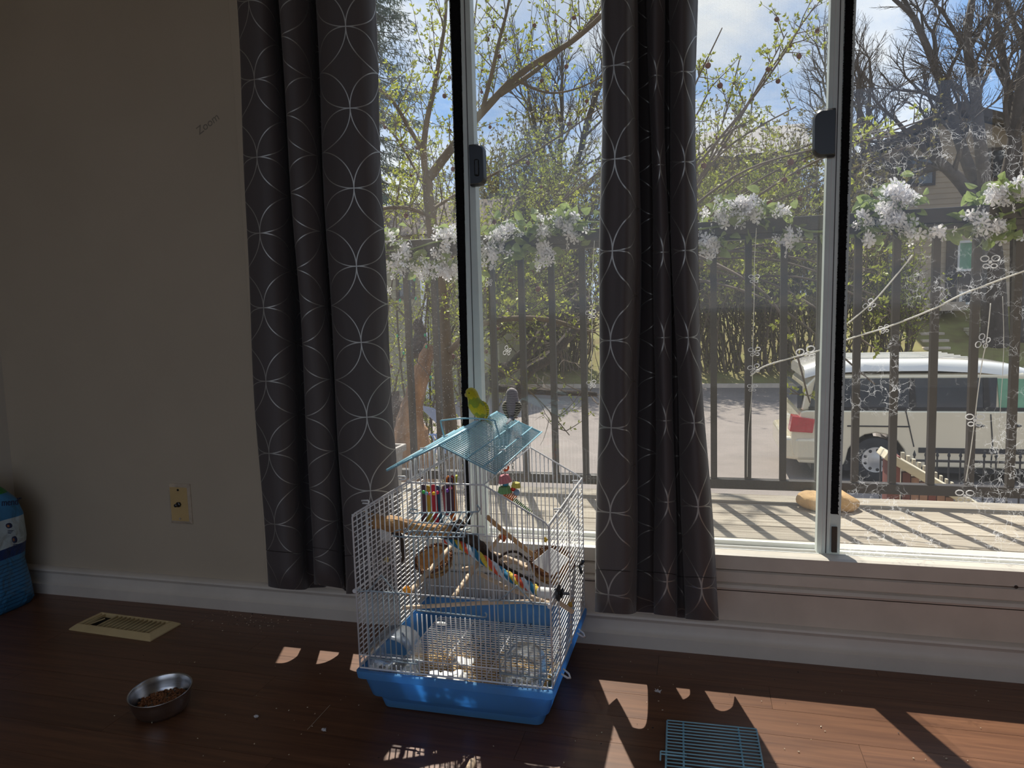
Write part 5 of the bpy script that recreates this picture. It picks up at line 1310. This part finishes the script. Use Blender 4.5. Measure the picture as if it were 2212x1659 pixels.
# neighbouring house glimpsed low at the left
H3 = 19.5
h3 = thing('house', (P(960, 640, y=H3).x, H3, GZ), 'olive sided house glimpsed behind the apple trunk', 'house')
xa, xb = P(780, 640, y=H3).x, P(1075, 640, y=H3).x; ze = P(950, 500, y=H3).z
MB().box((xa, H3, GZ), (xb, H3+2.5, ze)).build('wall', M['siding2'], h3)
m = MB(); clap(m, (xa, H3), (xb, H3), GZ+.2, ze, (0, -1, 0), .2); stuff(m.build('siding', M['siding2'], h3))
MB().prism([(xa-.4, H3-.5, ze-.1), (xa-.4, H3+1.3, ze+1.1), (xa-.4, H3+3, ze-.1)], (xb-xa+.8, 0, 0)).build('roof', M['roof'], h3)
MB().box((P(912, 640, y=H3).x, H3-.12, GZ), (P(926, 640, y=H3).x, H3-.01, ze-.1)).build('downspout', M['white_paint'], h3)
win_on(h3, P(862, 600, y=H3).x, P(890, 600, y=H3).x, P(870, 640, y=H3).z, P(870, 560, y=H3).z, H3-.02)

# ================================================================ PARKED MINIVAN
VY = 9.5
def vx(px, py): return P(px, py, y=VY).x
def vz(px, py): return P(px, py, y=VY).z
X0 = vx(1708, 960)
van = thing('minivan', (X0+2.3, VY+.9, GZ), 'champagne minivan parked at the kerb behind the railing', 'van')
WB = 1.86
def side(pts, inset0, inset1, name, material, parent=van, bev=.03):
    a = [Vector((x, VY+inset0, z)) for x, z in pts]; b_ = [Vector((x, VY+WB-inset1, z)) for x, z in pts]
    return MB().loft([a, b_]).build(name, material, parent, bevel=bev, bseg=3)
zb = GZ+.24; zbelt = vz(1950, 888); zroof = vz(2000, 776); zw0 = vz(1900, 882); zw1 = vz(1900, 818)
# wheel arch openings cut into the lower body profile
wcx, wcz, wr = vx(1892, 1000), GZ+.325, .325
def arch(cx, r, n=9): return [(cx+r*math.cos(a), wcz+r*math.sin(a)) for a in [PI*q/(n-1) for q in range(n)]]
wcx2 = wcx+2.95
low = [(X0+.02, zb+.16), (X0, zb+.30), (X0+.02, zb+.52), (X0+.10, zb+.60), (X0+.14, zbelt-.02), (X0+.22, zbelt), (X0+4.05, zbelt), (X0+4.75, zbelt-.28), (X0+4.88, zb+.30), (X0+4.85, zb+.02)]
low += [(wcx2+.43, zb)]+[(x, max(z, zb)) for x, z in arch(wcx2, .40)]+[(wcx2-.43, zb), (wcx+.43, zb)]+[(x, max(z, zb)) for x, z in arch(wcx, .40)]+[(wcx-.43, zb), (X0+.12, zb+.02)]
side(low, 0, 0, 'body', M['van'], bev=.02)
cab = [(X0+.15, zbelt-.01), (X0+.22, zw1-.1), (X0+.36, zw1+.06), (X0+3.0, zw1+.06), (X0+4.0, zbelt-.01)]
side(cab, .06, .06, 'cabin', M['van'], bev=.04)
zrf = zroof
def roofsec(x, zt, w): return [Vector((x, VY+.05+w, zt-.17)), Vector((x, VY+.09+w, zt-.07)), Vector((x, VY+.20+w, zt-.015)), Vector((x, VY+.5, zt)), Vector((x, VY+WB-.5, zt)), Vector((x, VY+WB-.2, zt-.015)), Vector((x, VY+WB-.09, zt-.07)), Vector((x, VY+WB-.05, zt-.17))]
rr = [roofsec(X0+.20, zrf-.10, .05), roofsec(X0+.40, zrf-.03, 0), roofsec(X0+1.0, zrf, 0), roofsec(X0+1.9, zrf, 0), roofsec(X0+2.5, zrf-.035, 0), roofsec(X0+2.9, zrf-.09, .02), roofsec(X0+3.2, zrf-.19, .05)]
ro = MB().loft(rr).build('roof', M['van_roof'], van, smooth=True, angle=50)
for k in range(5):
    y = VY+.35+k*.29; MB().box((X0+.5, y, zrf-.004), (X0+2.4, y+.05, zrf+.010)).build('roof_rib', M['van_roof'], ro)
# windows of the near side, in two panes with dark pillars
def sidepane(pts, name, material, off=.045): return MB().prism([(x, VY+off, z) for x, z in pts], (0, .03, 0)).build(name, material, van)
wx0, wx1, wx2, wx3 = vx(1812, 860), vx(2060, 860), vx(2148, 860), vx(2152, 860)
sidepane([(X0+.26, zw0), (X0+.34, zw1), (wx3+.02, zw1), (wx3+.02, zw0)], 'side_glass', M['pane'])
sidepane([(wx3+.06, zw0+.01), (wx3+.02, zw1-.01), (wx3+.62, zw1-.03), (wx3+1.0, zw0+.01)], 'front_glass', M['pane_green'])
for px in (1968, 2128): sidepane([(vx(px, 860), zw0), (vx(px-4, 860), zw1), (vx(px+8, 860), zw1), (vx(px+14, 860), zw0)], 'pillar', M['iron'], .035)
sidepane([(X0+.25, zbelt-.005), (X0+.25, zw0+.01), (wx3+.95, zw0+.01), (wx3+1.05, zbelt-.005)], 'belt_trim', M['iron'], .03)
MB().box((vx(1984, 970), VY-.014, vz(2050, 979)), (X0+4.0, VY+.01, vz(2050, 968))).build('side_moulding', M['iron'], van)
MB().box((vx(1830, 920), VY-.006, vz(1860, 922)), (vx(1966, 920), VY+.01, vz(1860, 919))).build('slide_rail', M['iron'], van)
for px in (2110, 2190): MB().ball((vx(px, 920), VY-.012, vz(px, 920)), .05, 10, 6, (2.0, .35, .42)).build('door_handle', M['iron'], van, smooth=True)
MB().tube([(vx(1956, 880), VY-.004, vz(1956, 885)), (vx(1966, 930), VY-.004, vz(1966, 930)), (vx(1974, 965), VY-.004, vz(1974, 965))], .008, 5).build('door_seam', M['iron'], van)
MB().tube([(vx(2140, 895), VY-.004, vz(2140, 895)), (vx(2144, 960), VY-.004, vz(2144, 960)), (vx(2140, 1010), VY-.004, vz(2140, 1010))], .008, 5).build('door_seam', M['iron'], van)
tlp = [(X0-.02, vz(1730, 932)), (X0+.02, vz(1730, 898)), (X0+.33, vz(1770, 905)), (X0+.30, vz(1770, 935))]
MB().prism([(x, VY-.03, z) for x, z in tlp], (0, .25, 0)).build('tail_lamp', M['red_lens'], van, bevel=.01)
MB().loft([[Vector((X0-.10, VY+.10, z0)), Vector((X0+.1, VY-.02, z0)), Vector((X0+.42, VY-.02, z0)), Vector((X0+.42, VY+WB-.05, z0)), Vector((X0+.0, VY+WB, z0)), Vector((X0-.10, VY+WB-.1, z0))] for z0 in (zb+.06, zb+.40)]).build('rear_bumper', M['van'], van, bevel=.05, bseg=3)
MB().box((X0+.10, VY+.12, zbelt+.02), (X0+.17, VY+WB-.12, zw1-.12)).build('rear_glass', M['pane'], van)
RXm = Matrix.Rotation(PI/2, 3, 'X')
def wheel(cx, y):
    w_ = MB().lathe([(.19, .09), (.29, .10), (.322, .08), (.325, 0), (.322, -.08), (.29, -.10), (.19, -.09)], (cx, y, wcz), 36, RXm, cap=False).build('wheel', M['tyre'], van, smooth=True, angle=40)
    MB().lathe([(.001, .098), (.06, .100), (.10, .088), (.185, .096), (.195, .08), (.195, 0), (.001, 0)], (cx, y, wcz), 28, RXm).build('hubcap', M['hubcap'], w_, smooth=True, angle=40)
    for q in range(9):
        a = 2*PI*q/9; c = Vector((cx+.145*math.cos(a), y-.094, wcz+.145*math.sin(a))); MB().ball(c, .024, 8, 5, (1, .3, 1)).build('hubcap_slot', M['iron'], w_)
wheel(wcx, VY+.11); wheel(wcx2, VY+.11); wheel(wcx, VY+WB-.11)
MB().box((X0+.3, VY+.1, GZ+.14), (X0+4.4, VY+WB-.1, zb+.05)).build('underbody', M['iron'], van)

# iron fence in front of the van
FY = 6.6
fe = thing('iron_fence', (P(2092, 1000, y=FY).x, FY, GZ), 'black iron picket fence with spear tips in front of the van', 'fence')
fz = P(2092, 985, y=FY).z; frz = P(2092, 997, y=FY).z
k = 0; x = P(1902, 1000, y=FY).x; xe = P(2300, 1000, y=FY).x
MB().box((x, FY-.012, frz-.012), (xe, FY+.012, frz+.012)).build('upper_rail', M['iron'], fe); MB().box((x, FY-.012, GZ+.12), (xe, FY+.012, GZ+.145)).build('lower_rail', M['iron'], fe)
while x < xe:
    MB().tube([(x, FY, GZ), (x, FY, fz-.02), (x, FY, fz), (x, FY, fz+.05)], [.009, .009, .017, .002], 6).build('picket', M['iron'], fe); x += .108
px = P(2092, 1000, y=FY).x
MB().box((px-.03, FY-.03, GZ), (px+.03, FY+.03, fz+.02)).build('post', M['iron'], fe); MB().ball((px, FY, fz+.05), .042, 12, 8).build('post_cap', M['iron'], fe, smooth=True)
sled = thing('plastic_sled', P(932, 930, y=4.2), 'pale blue plastic sled leaning behind the stump', 'sled')
a = P(934, 915, y=4.2); m = MB()
m.loft([[a+Vector((-.10+.02*j, .05*j, .13-.045*j)), a+Vector((.06+.03*j, .05*j, .10-.05*j)), a+Vector((.06+.03*j, .05*j+.03, .09-.05*j)), a+Vector((-.10+.02*j, .05*j+.03, .12-.045*j))] for j in range(-1, 6)])
m.build('shell', M['blue_plastic'], sled, bevel=.01)
for i in range(4): MB().tube(spline([a+Vector((-.02+.03*i, -.04, -.09)), a+Vector((.01+.03*i, -.04, -.10)), a+Vector((.03+.03*i, -.03, -.17)), a+Vector((.03+.03*i, -.03, -.26))], 3), .008, 6).build('runner', M['blue_plastic'], sled)

# ================================================================ TREES AND SHRUBS
def vrand(g): return Vector((g.gauss(0, 1), g.gauss(0, 1), g.gauss(0, 1))).normalized()
def leafpair(ml, p, d, s, g, k=.24):
    d = d.normalized(); w = d.cross(vrand(g))
    if w.length < .1: return
    w.normalize(); ml.poly([p, p+d*s*.5+w*s*k, p+d*s, p+d*s*.5-w*s*k])
def rosette(ml, p, d, s, g, n):
    for i in range(n): leafpair(ml, p, d*.8+vrand(g)*.9, s*g.uniform(.6, 1.15), g)
def twig(mt, ml, p, d, L, r, g, up=.25, leaf=.028, every=.055, nl=3, lvl=0, nsides=4, jit=.22, kids=2):
    n = max(3, int(L/.09)); pts = [p]; seg = L/n; d = d.normalized()
    for i in range(n):
        d = (d+vrand(g)*jit+Vector((0, 0, up*.3))).normalized(); pts.append(pts[-1]+d*seg)
    mt.tube(pts, [lerp(r, r*.35, i/n) for i in range(n+1)], nsides, cap=False)
    if leaf:
        t = every*.6
        while t < L:
            i = min(int(t/seg), n-1); q = pts[i].lerp(pts[i+1], t/seg-i)
            sd_ = vrand(g); sd_ = (sd_+d*.4+Vector((0, 0, .3))).normalized(); q2 = q+sd_*.012
            rosette(ml, q2, sd_, leaf, g, nl); t += every*g.uniform(.7, 1.4)
        rosette(ml, pts[-1], d, leaf*1.1, g, nl+1)
    if lvl > 0:
        for k in range(kids):
            i = g.randint(max(1, n//4), n-1); dd = (d+vrand(g)*1.0).normalized()
            twig(mt, ml, pts[i], dd, L*g.uniform(.35, .65), r*.6, g, up, leaf, every, nl, lvl-1, nsides, jit, kids)
    return pts
def fruits(root, spots, g, r=.017):
    for p in spots:
        mb = MB(); mb.ball(p-Vector((0, 0, .02)), r*g.uniform(.7, 1.1), 8, 6, (1, 1, 1.05)); mb.tube([p, p+Vector((0, 0, .015))], .0015, 4); mb.build('dried_fruit', M['fruit'], root, smooth=True)
def D3(pts): return [P(a, b_, y=c) for a, b_, c in pts]
# --- apple tree just beyond the railing
g = random.Random(101)
ap = thing('apple_tree', P(978, 1000, y=3.2), 'apple tree with pale brown trunk budding yellow green leaves', 'tree')
tm, mt, ml = MB(), MB(), MB()
tp = spline(D3([(990, 1060, 3.2), (978, 960, 3.2), (964, 820, 3.2), (962, 740, 3.2), (956, 650, 3.2), (944, 580, 3.2), (934, 500, 3.2), (926, 430, 3.2), (922, 380, 3.2)]), 6)
tm.tube(tp, [lerp(.050, .036, i/(len(tp)-1))*(1+.06*math.sin(i*1.7)) for i in range(len(tp))], 12)
limbs = [([(926, 385, 3.2), (968, 330, 3.25), (1010, 278, 3.3), (1062, 220, 3.3), (1110, 170, 3.35), (1170, 128, 3.3), (1240, 86, 3.2), (1320, 10, 3.1), (1360, -80, 3.0)], .034, .012),
         ([(1080, 205, 3.3), (1160, 150, 3.5), (1230, 90, 3.6), (1290, 30, 3.7), (1330, -60, 3.8)], .018, .008),
         ([(922, 390, 3.2), (915, 330, 3.15), (922, 262, 3.1), (938, 190, 3.1), (950, 120, 3.0), (962, 40, 3.0), (966, -60, 3)], .026, .008),
         ([(1040, 245, 3.3), (1062, 160, 3.2), (1078, 90, 3.2), (1096, 20, 3.2), (1110, -60, 3.2)], .017, .007),
         ([(915, 330, 3.15), (880, 270, 3.0), (845, 215, 2.9), (800, 180, 2.9), (740, 140, 2.8)], .016, .006),
         ([(925, 420, 3.2), (888, 350, 3.4), (850, 290, 3.5), (806, 250, 3.6)], .012, .005),
         ([(1010, 278, 3.3), (1004, 190, 3.5), (1018, 100, 3.6), (1030, 0, 3.7)], .012, .005),
         ([(934, 470, 3.2), (890, 452, 2.8), (850, 448, 2.6), (806, 455, 2.5)], .016, .009),
         ([(960, 640, 3.2), (1002, 590, 3.4), (1060, 545, 3.6), (1120, 520, 3.8), (1190, 470, 4.0)], .016, .006),
         ([(970, 760, 3.2), (1010, 722, 3.0), (1050, 697, 2.9), (1110, 688, 2.8), (1180, 690, 2.8), (1240, 706, 2.8), (1286, 716, 2.8)], .026, .011),
         ([(1270, 714, 2.8), (1276, 740, 2.8), (1270, 765, 2.8)], .008, .004),
         ([(930, 455, 3.2), (985, 420, 3.5), (1060, 380, 3.8), (1150, 330, 4.0), (1230, 280, 4.2), (1300, 230, 4.3)], .014, .005),
         ([(965, 810, 3.2), (1000, 770, 3.5), (1080, 800, 3.8), (1160, 860, 4.0), (1230, 940, 4.1)], .010, .004),
         ([(1110, 170, 3.35), (1180, 200, 3.5), (1250, 190, 3.6), (1330, 150, 3.6)], .010, .004)]
spots = []
for pts, r0, r1 in limbs:
    sp_ = spline(D3(pts), 6); n = len(sp_)
    tm.tube(sp_, [lerp(r0, r1, i/(n-1)) for i in range(n)], 8)
    L_ = sum((sp_[i+1]-sp_[i]).length for i in range(n-1)); cnt = int(L_*15)
    for k in range(cnt):
        i = g.randint(int(n*.12), n-2); d = (sp_[i+1]-sp_[i]).normalized(); side_ = vrand(g)
        dd = (d*.4+side_*.9+Vector((0, 0, .55))).normalized()
        q = twig(mt, ml, sp_[i], dd, g.uniform(.15, .55), .0042, g, .35, .030, .045, 3, 1 if g.random() < .5 else 0, 4, .2, 2)
        if g.random() < .34: spots.append(q[-2])
tm.build('trunk', M['trunk'], ap, smooth=True); stuff(mt.build('twigs', M['twig'], ap)); stuff(ml.build('leaves', M['leaf'], ap, recalc=False)); fruits(ap, spots[:90], g)
# --- old broken stump, partly bare of bark
stp = thing('tree_stump', P(890, 1000, y=2.5), 'broken tree stump with bare orange brown wood behind left baluster', 'stump')
gnarly(D3([(880, 1150, 2.5), (884, 1040, 2.5), (888, 960, 2.5), (886, 905, 2.5), (895, 860, 2.5), (912, 800, 2.5), (928, 745, 2.5)]), [.20, .165, .13, .082, .062, .052, .030], 16, 4, .05, 3).build('bare_wood', M['stump'], stp)
gnarly(D3([(862, 1050, 2.55), (858, 960, 2.6), (862, 900, 2.65), (852, 850, 2.7)]), [.11, .10, .07, .04], 12, 4, .14, 5).build('bark_slab', M['bark'], stp)
gnarly(D3([(900, 770, 2.55), (908, 720, 2.6), (902, 690, 2.6)]), [.055, .045, .02], 10, 4, .2, 6).build('broken_spur', M['bark'], stp)
# green fairy lights in the apple tree
fl_ = thing('fairy_lights', P(905, 740, y=2.3), 'thin strand of green fairy light bulbs near the stump', 'string lights')
gp_ = [(895, 604), (864, 649), (898, 645), (858, 726), (918, 724), (921, 749), (872, 763), (884, 764), (930, 815), (942, 852)]
M['green_bulb'] = mat('green_bulb', srgb(40, 180, 120), .25, .05, coat=.5, transl=.3)
MB().tube(spline([P(*q, y=2.3) for q in gp_], 3), .0016, 4).build('wire', M['iron'], fl_)
for q in gp_: MB().ball(P(*q, y=2.3), .0085, 8, 6, (.8, .8, 1.25)).build('bulb', M['green_bulb'], fl_, smooth=True)
# fallen limbs leaning through the brush
for lbl, pts_, r_, sd in (('thick dark fallen limb leaning up to the right behind the birds', [(1040, 850, 5.6), (1110, 790, 5.8), (1180, 715, 6.0), (1250, 640, 6.4)], .085, 21),
                          ('second dark fallen limb lying below the leaning one', [(1120, 842, 6.2), (1190, 770, 6.3), (1262, 690, 6.6), (1320, 640, 6.8)], .06, 22),
                          ('low dark log lying level behind the left sash', [(1000, 842, 6.6), (1060, 838, 6.6), (1170, 846, 6.6), (1290, 852, 6.6)], .05, 23)):
    p_ = D3(pts_); o = thing('fallen_branch', p_[0], lbl, 'branch')
    gnarly([Vector((p_[0].x-.5, p_[0].y, GZ))]+p_ if sd != 23 else p_, [r_, r_*1.05, r_, r_*.8, r_*.5], 10, 5, .12, sd).build('limb', M['bark'], o)
    tw_ = MB(); g_ = random.Random(sd)
    for k in range(16): twig(tw_, MB(), p_[g_.randint(1, 2)].lerp(p_[3], g_.random()*.9), vrand(g_)+Vector((0, 0, .3)), g_.uniform(.3, .8), .008, g_, .1, 0, .1, 0, 1)
    stuff(tw_.build('dead_twigs', M['twig'], o))
# --- flowering shrubs: arching stems from the ground
def shrub(name, base, targets, g, label, nper, leafmat, leaf=.03, spread=.35, cat='shrub', nfruit=0, tw=(.2, .6), r0=.016, every=.055, nl=3, hub=None):
    root = thing(name, base, label, cat); base = Vector(base); sm, mt, ml = MB(), MB(), MB(); spots = []
    for t in targets:
        t = Vector(t); b0 = base+Vector((g.gauss(0, spread), g.gauss(0, spread), 0)); mid = b0.lerp(t, .5)+Vector((g.gauss(0, .2), g.gauss(0, .2), .25*g.random()))
        if hub is not None:
            hb = hub+Vector((g.gauss(0, .05), g.gauss(0, .12), g.gauss(0, .08))); mid = hb.lerp(t, .5)+Vector((g.gauss(0, .08), g.gauss(0, .15), .06+.1*g.random()))
            b0 = hb
        sp_ = spline([b0, mid, t], 9); n = len(sp_); sm.tube(sp_, [lerp(r0, .004, i/(n-1)) for i in range(n)], 6)
        for k in range(nper):
            i = g.randint(int(n*.25), n-2); d = (sp_[i+1]-sp_[i]).normalized(); dd = (d*.5+vrand(g)+Vector((0, 0, .3))).normalized()
            q = twig(mt, ml, sp_[i], dd, g.uniform(*tw), .004, g, .25, leaf, every, nl, 1, 4, .22, 2)
            if len(spots) < nfruit and g.random() < .3: spots.append(q[-2])
    if hub is not None: sm.tube(spline([base, base.lerp(hub, .5)+Vector((.04, 0, 0)), hub+Vector((0, 0, .1))], 5), [.05]*5+[.045]*6, 8)
    sm.build('stems', M['twig'], root, smooth=True); stuff(mt.build('twigs', M['twig'], root)); stuff(ml.build('leaves', M[leafmat], root, recalc=False))
    fruits(root, spots, g, .019)
    return root
g = random.Random(55)
def tg(n, x0, x1, y0, y1, d0, d1): return [P(g.uniform(x0, x1), g.uniform(y0, y1), y=g.uniform(d0, d1)) for _ in range(n)]
def gb_(px, py, y): p = P(px, py, y=y); return Vector((p.x, p.y, GZ))
shrub('leafy_shrub', gb_(900, 1000, 5.2), tg(20, 790, 1010, 300, 620, 4.2, 6.0), g, 'budding shrub filling the left pane behind the apple trunk', 15, 'leaf', nfruit=14)
shrub('leafy_shrub', gb_(1000, 960, 5.6), tg(30, 1040, 1330, 310, 690, 4.4, 6.4), g, 'dense budding shrub behind the screen left of the middle curtain', 15, 'leaf2', nfruit=16, hub=P(992, 760, y=5.4))
shrub('leafy_shrub', gb_(1440, 900, 5.0), tg(22, 1520, 1800, 360, 620, 4.4, 6.0), g, 'dense budding shrub behind the screen right of the middle curtain', 13, 'leaf2', nfruit=20, hub=P(1425, 560, y=5.0))
shrub('leafy_shrub', gb_(1420, 860, 3.9), D3([(1560, 60, 3.6), (1600, 120, 3.8), (1740, 40, 3.6), (1762, 10, 3.9), (1700, 70, 4.0), (1640, 250, 3.9), (1540, 180, 3.7), (1720, 230, 3.8), (1520, 330, 3.6)]), g, 'tall upright budding shoots rising against the sky beside the sash', 10, 'leaf', hub=P(1425, 520, y=3.8), nfruit=18, tw=(.08, .28), r0=.011)
shrub('leafy_shrub', gb_(1430, 820, 3.2), D3([(1960, 260, 2.8), (2020, 250, 2.9), (1990, 305, 2.7), (1940, 290, 2.6), (1880, 260, 2.9), (1940, 545, 2.6), (1890, 590, 2.5), (1895, 640, 2.6), (1940, 680, 2.6), (1900, 760, 2.4), (1890, 830, 2.3), (1750, 870, 2.3)]), g, 'yellow budding branches reaching across the right pane', 5, 'leaf', hub=P(1430, 560, y=3.1), nfruit=8, tw=(.05, .2), r0=.009, every=.045)
# hedges far across the street
def hedge(name, label, x0, x1, y, zt, seed, leafmat='leaf2', n=90, leaf=.10):
    g_ = random.Random(seed); zb = GZ if y < Y_L else slopez(min(y, Y_H)); root = thing(name, ((x0+x1)/2, y, zb), label, 'hedge'); mt, ml = MB(), MB()
    for i in range(n):
        b0 = Vector((g_.uniform(x0, x1), y+g_.gauss(0, .5), zb)); twig(mt, ml, b0, Vector((g_.gauss(0, .3), g_.gauss(0, .25), 1)), (zt-zb)*g_.uniform(.6, 1.05), .03, g_, .3, leaf, .24, 3, 2, 4, .18, 3)
    stuff(mt.build('stems', M['twig'], root)); stuff(ml.build('leaves', M[leafmat], root, recalc=False)); return root
hedge('hedge', 'brownish hedge across the street behind the right screen', P(1440, 700, y=24).x, P(1810, 700, y=24).x, 23.6, P(1650, 430, y=24).z, 4, 'hedge_leaf', 190, .12)
hedge('hedge', 'loose hedge across the street behind the left screen', P(1060, 700, y=24.5).x, P(1270, 700, y=24.5).x, 23.8, P(1200, 430, y=24.5).z, 6, 'hedge_leaf', 190, .12)
hedge('hedge', 'twiggy hedge beside the concrete steps', P(1850, 700, y=24).x, P(1975, 700, y=24).x, 24, P(1900, 560, y=24).z, 8, 'leaf', 45)
# --- bare trees
def bare(mb, p, d, L, r, lvl, g, spread=.55, up=.12):
    n = 4; pts = [p]; seg = L/n; d = d.normalized()
    for i in range(n): d = (d+vrand(g)*.14+Vector((0, 0, up*.25))).normalized(); pts.append(pts[-1]+d*seg)
    mb.tube(pts, [lerp(r, r*.62, i/n) for i in range(n+1)], 6 if lvl > 3 else (4 if lvl > 1 else 3), cap=False)
    if lvl == 0: return
    k = 2 if lvl > 3 else 3
    for j in range(k):
        s_ = vrand(g); s_ = (s_-d*s_.dot(d))
        dd = (d+s_.normalized()*spread*g.uniform(.5, 1.25)).normalized()
        bare(mb, pts[-1] if j < 2 else pts[2], dd, L*g.uniform(.62, .84), r*.58, lvl-1, g, spread, up)
    if lvl > 1: bare(mb, pts[-2], (d+vrand(g)*.8).normalized(), L*.55, r*.4, lvl-2, g, spread, up)
def bare_tree(label, trunk, limbs_, r, seed, lvl, L):
    g_ = random.Random(seed); root = thing('bare_tree', trunk[0], label, 'tree'); tm, mb = MB(), MB()
    sp_ = spline(trunk, 5); tm.tube(sp_, [lerp(r, r*.7, i/(len(sp_)-1)) for i in range(len(sp_))], 12)
    for lp, rr_ in limbs_:
        s2 = spline(lp, 5); n = len(s2); tm.tube(s2, [lerp(rr_, rr_*.45, i/(n-1)) for i in range(n)], 8)
        for i in (n//3, n//2, 2*n//3, n-1):
            d = (s2[min(i+1, n-1)]-s2[max(i-1, 0)]).normalized()
            for _ in range(2): bare(mb, s2[i], (d+vrand(g_)*.55).normalized(), L*g_.uniform(.7, 1.1), rr_*.42, lvl, g_)
    tm.build('trunk', M['bare'], root, smooth=True); stuff(mb.build('branches', M['bare'], root, recalc=False)); return root
tb = on_slope(2150, 742)
T = tb.y
bare_tree('big bare tree with dark trunk on the lawn by the beige house', [tb-Vector((0, 0, .3))]+D3([(2146, 640, T), (2140, 540, T), (2132, 460, T)]),
          [(D3([(2134, 480, T), (2080, 400, T-.5), (2030, 350, T-1), (1970, 300, T-1.5), (1900, 290, T-2)]), .22), (D3([(2132, 460, T), (2085, 340, T+.3), (2050, 230, T+.5), (2010, 120, T+.5), (1975, 40, T+1)]), .22),
           (D3([(2134, 450, T), (2120, 330, T-.6), (2105, 200, T-.8), (2090, 90, T-1), (2100, 0, T-1)]), .22), (D3([(2140, 480, T), (2180, 360, T), (2200, 220, T), (2220, 90, T), (2240, 0, T)]), .24),
           (D3([(2120, 420, T), (2040, 360, T+1), (1960, 380, T+1.4), (1890, 350, T+1.6)]), .16), (D3([(2145, 500, T), (2220, 430, T), (2290, 330, T+.5)]), .2)], .42, 12, 5, 1.25)
t2 = on_slope(2205, 735)
bare_tree('second bare tree trunk at the right edge beside the big one', [t2-Vector((0, 0, .3))]+D3([(2200, 600, t2.y+1), (2198, 470, t2.y+1)]), [(D3([(2198, 480, t2.y+1), (2195, 300, t2.y+1), (2170, 150, t2.y+1.5), (2150, 30, t2.y+2)]), .2), (D3([(2198, 470, t2.y+1), (2240, 300, t2.y+1), (2260, 160, t2.y+1)]), .2)], .30, 31, 4, 1.2)
bare_tree('distant bare tree in the sky gap left of the middle curtain', D3([(1200, 720, 27), (1202, 560, 27), (1205, 430, 27)]), [(D3([(1205, 440, 27), (1170, 340, 27), (1150, 250, 26.5)]), .14), (D3([(1205, 430, 27), (1210, 320, 27.5), (1215, 220, 28)]), .14), (D3([(1205, 430, 27), (1250, 340, 27), (1275, 240, 27)]), .14), (D3([(1205, 450, 27), (1290, 380, 27), (1340, 300, 27)]), .12)], .24, 44, 4, 1.25)
bare_tree('distant bare tree rising behind the right sash stile', D3([(1850, 700, 34), (1845, 560, 34), (1840, 420, 34)]), [(D3([(1840, 430, 34), (1815, 320, 34), (1790, 220, 34)]), .15), (D3([(1840, 420, 34), (1870, 300, 34), (1880, 180, 34)]), .15)], .26, 46, 4, 1.4)
# --- spruce at the upper left
def spruce(base, H, R, label, seed):
    g_ = random.Random(seed); base = Vector(base); root = thing('spruce', base, label, 'tree'); tm, mb, ml = MB(), MB(), MB()
    tm.tube([base, base+Vector((0, 0, H))], [.22, .03], 10)
    z = H*.12
    while z < H*.98:
        rr_ = R*(1-z/H)**.85+.15; nb = 9
        for k in range(nb):
            a = g_.random()*2*PI; d = Vector((math.cos(a), math.sin(a), -.18)); L_ = rr_*g_.uniform(.75, 1.1); p0 = base+Vector((0, 0, z)); n = 7; pts = [p0]
            for i in range(n): pts.append(pts[-1]+(d+Vector((0, 0, -.25+.55*i/n)))*(L_/n))
            mb.tube(pts, [.02*(1-i/n)+.004 for i in range(n+1)], 4, cap=False)
            for i in range(1, n+1):
                for _ in range(22):
                    dd = (d*.5+vrand(g_)*.8+Vector((0, 0, -.7))).normalized(); leafpair(ml, pts[i]+vrand(g_)*.13, dd, g_.uniform(.12, .30), g_, .07)
        z += H*.026
    tm.build('trunk', M['bare'], root); stuff(mb.build('branches', M['bare'], root, recalc=False)); stuff(ml.build('needles', M['needle'], root, recalc=False))
sb = P(818, 560, y=22); spruce((sb.x, 22, GZ+.1), 19.5, 3.6, 'tall dark green spruce behind the left pane', 3)
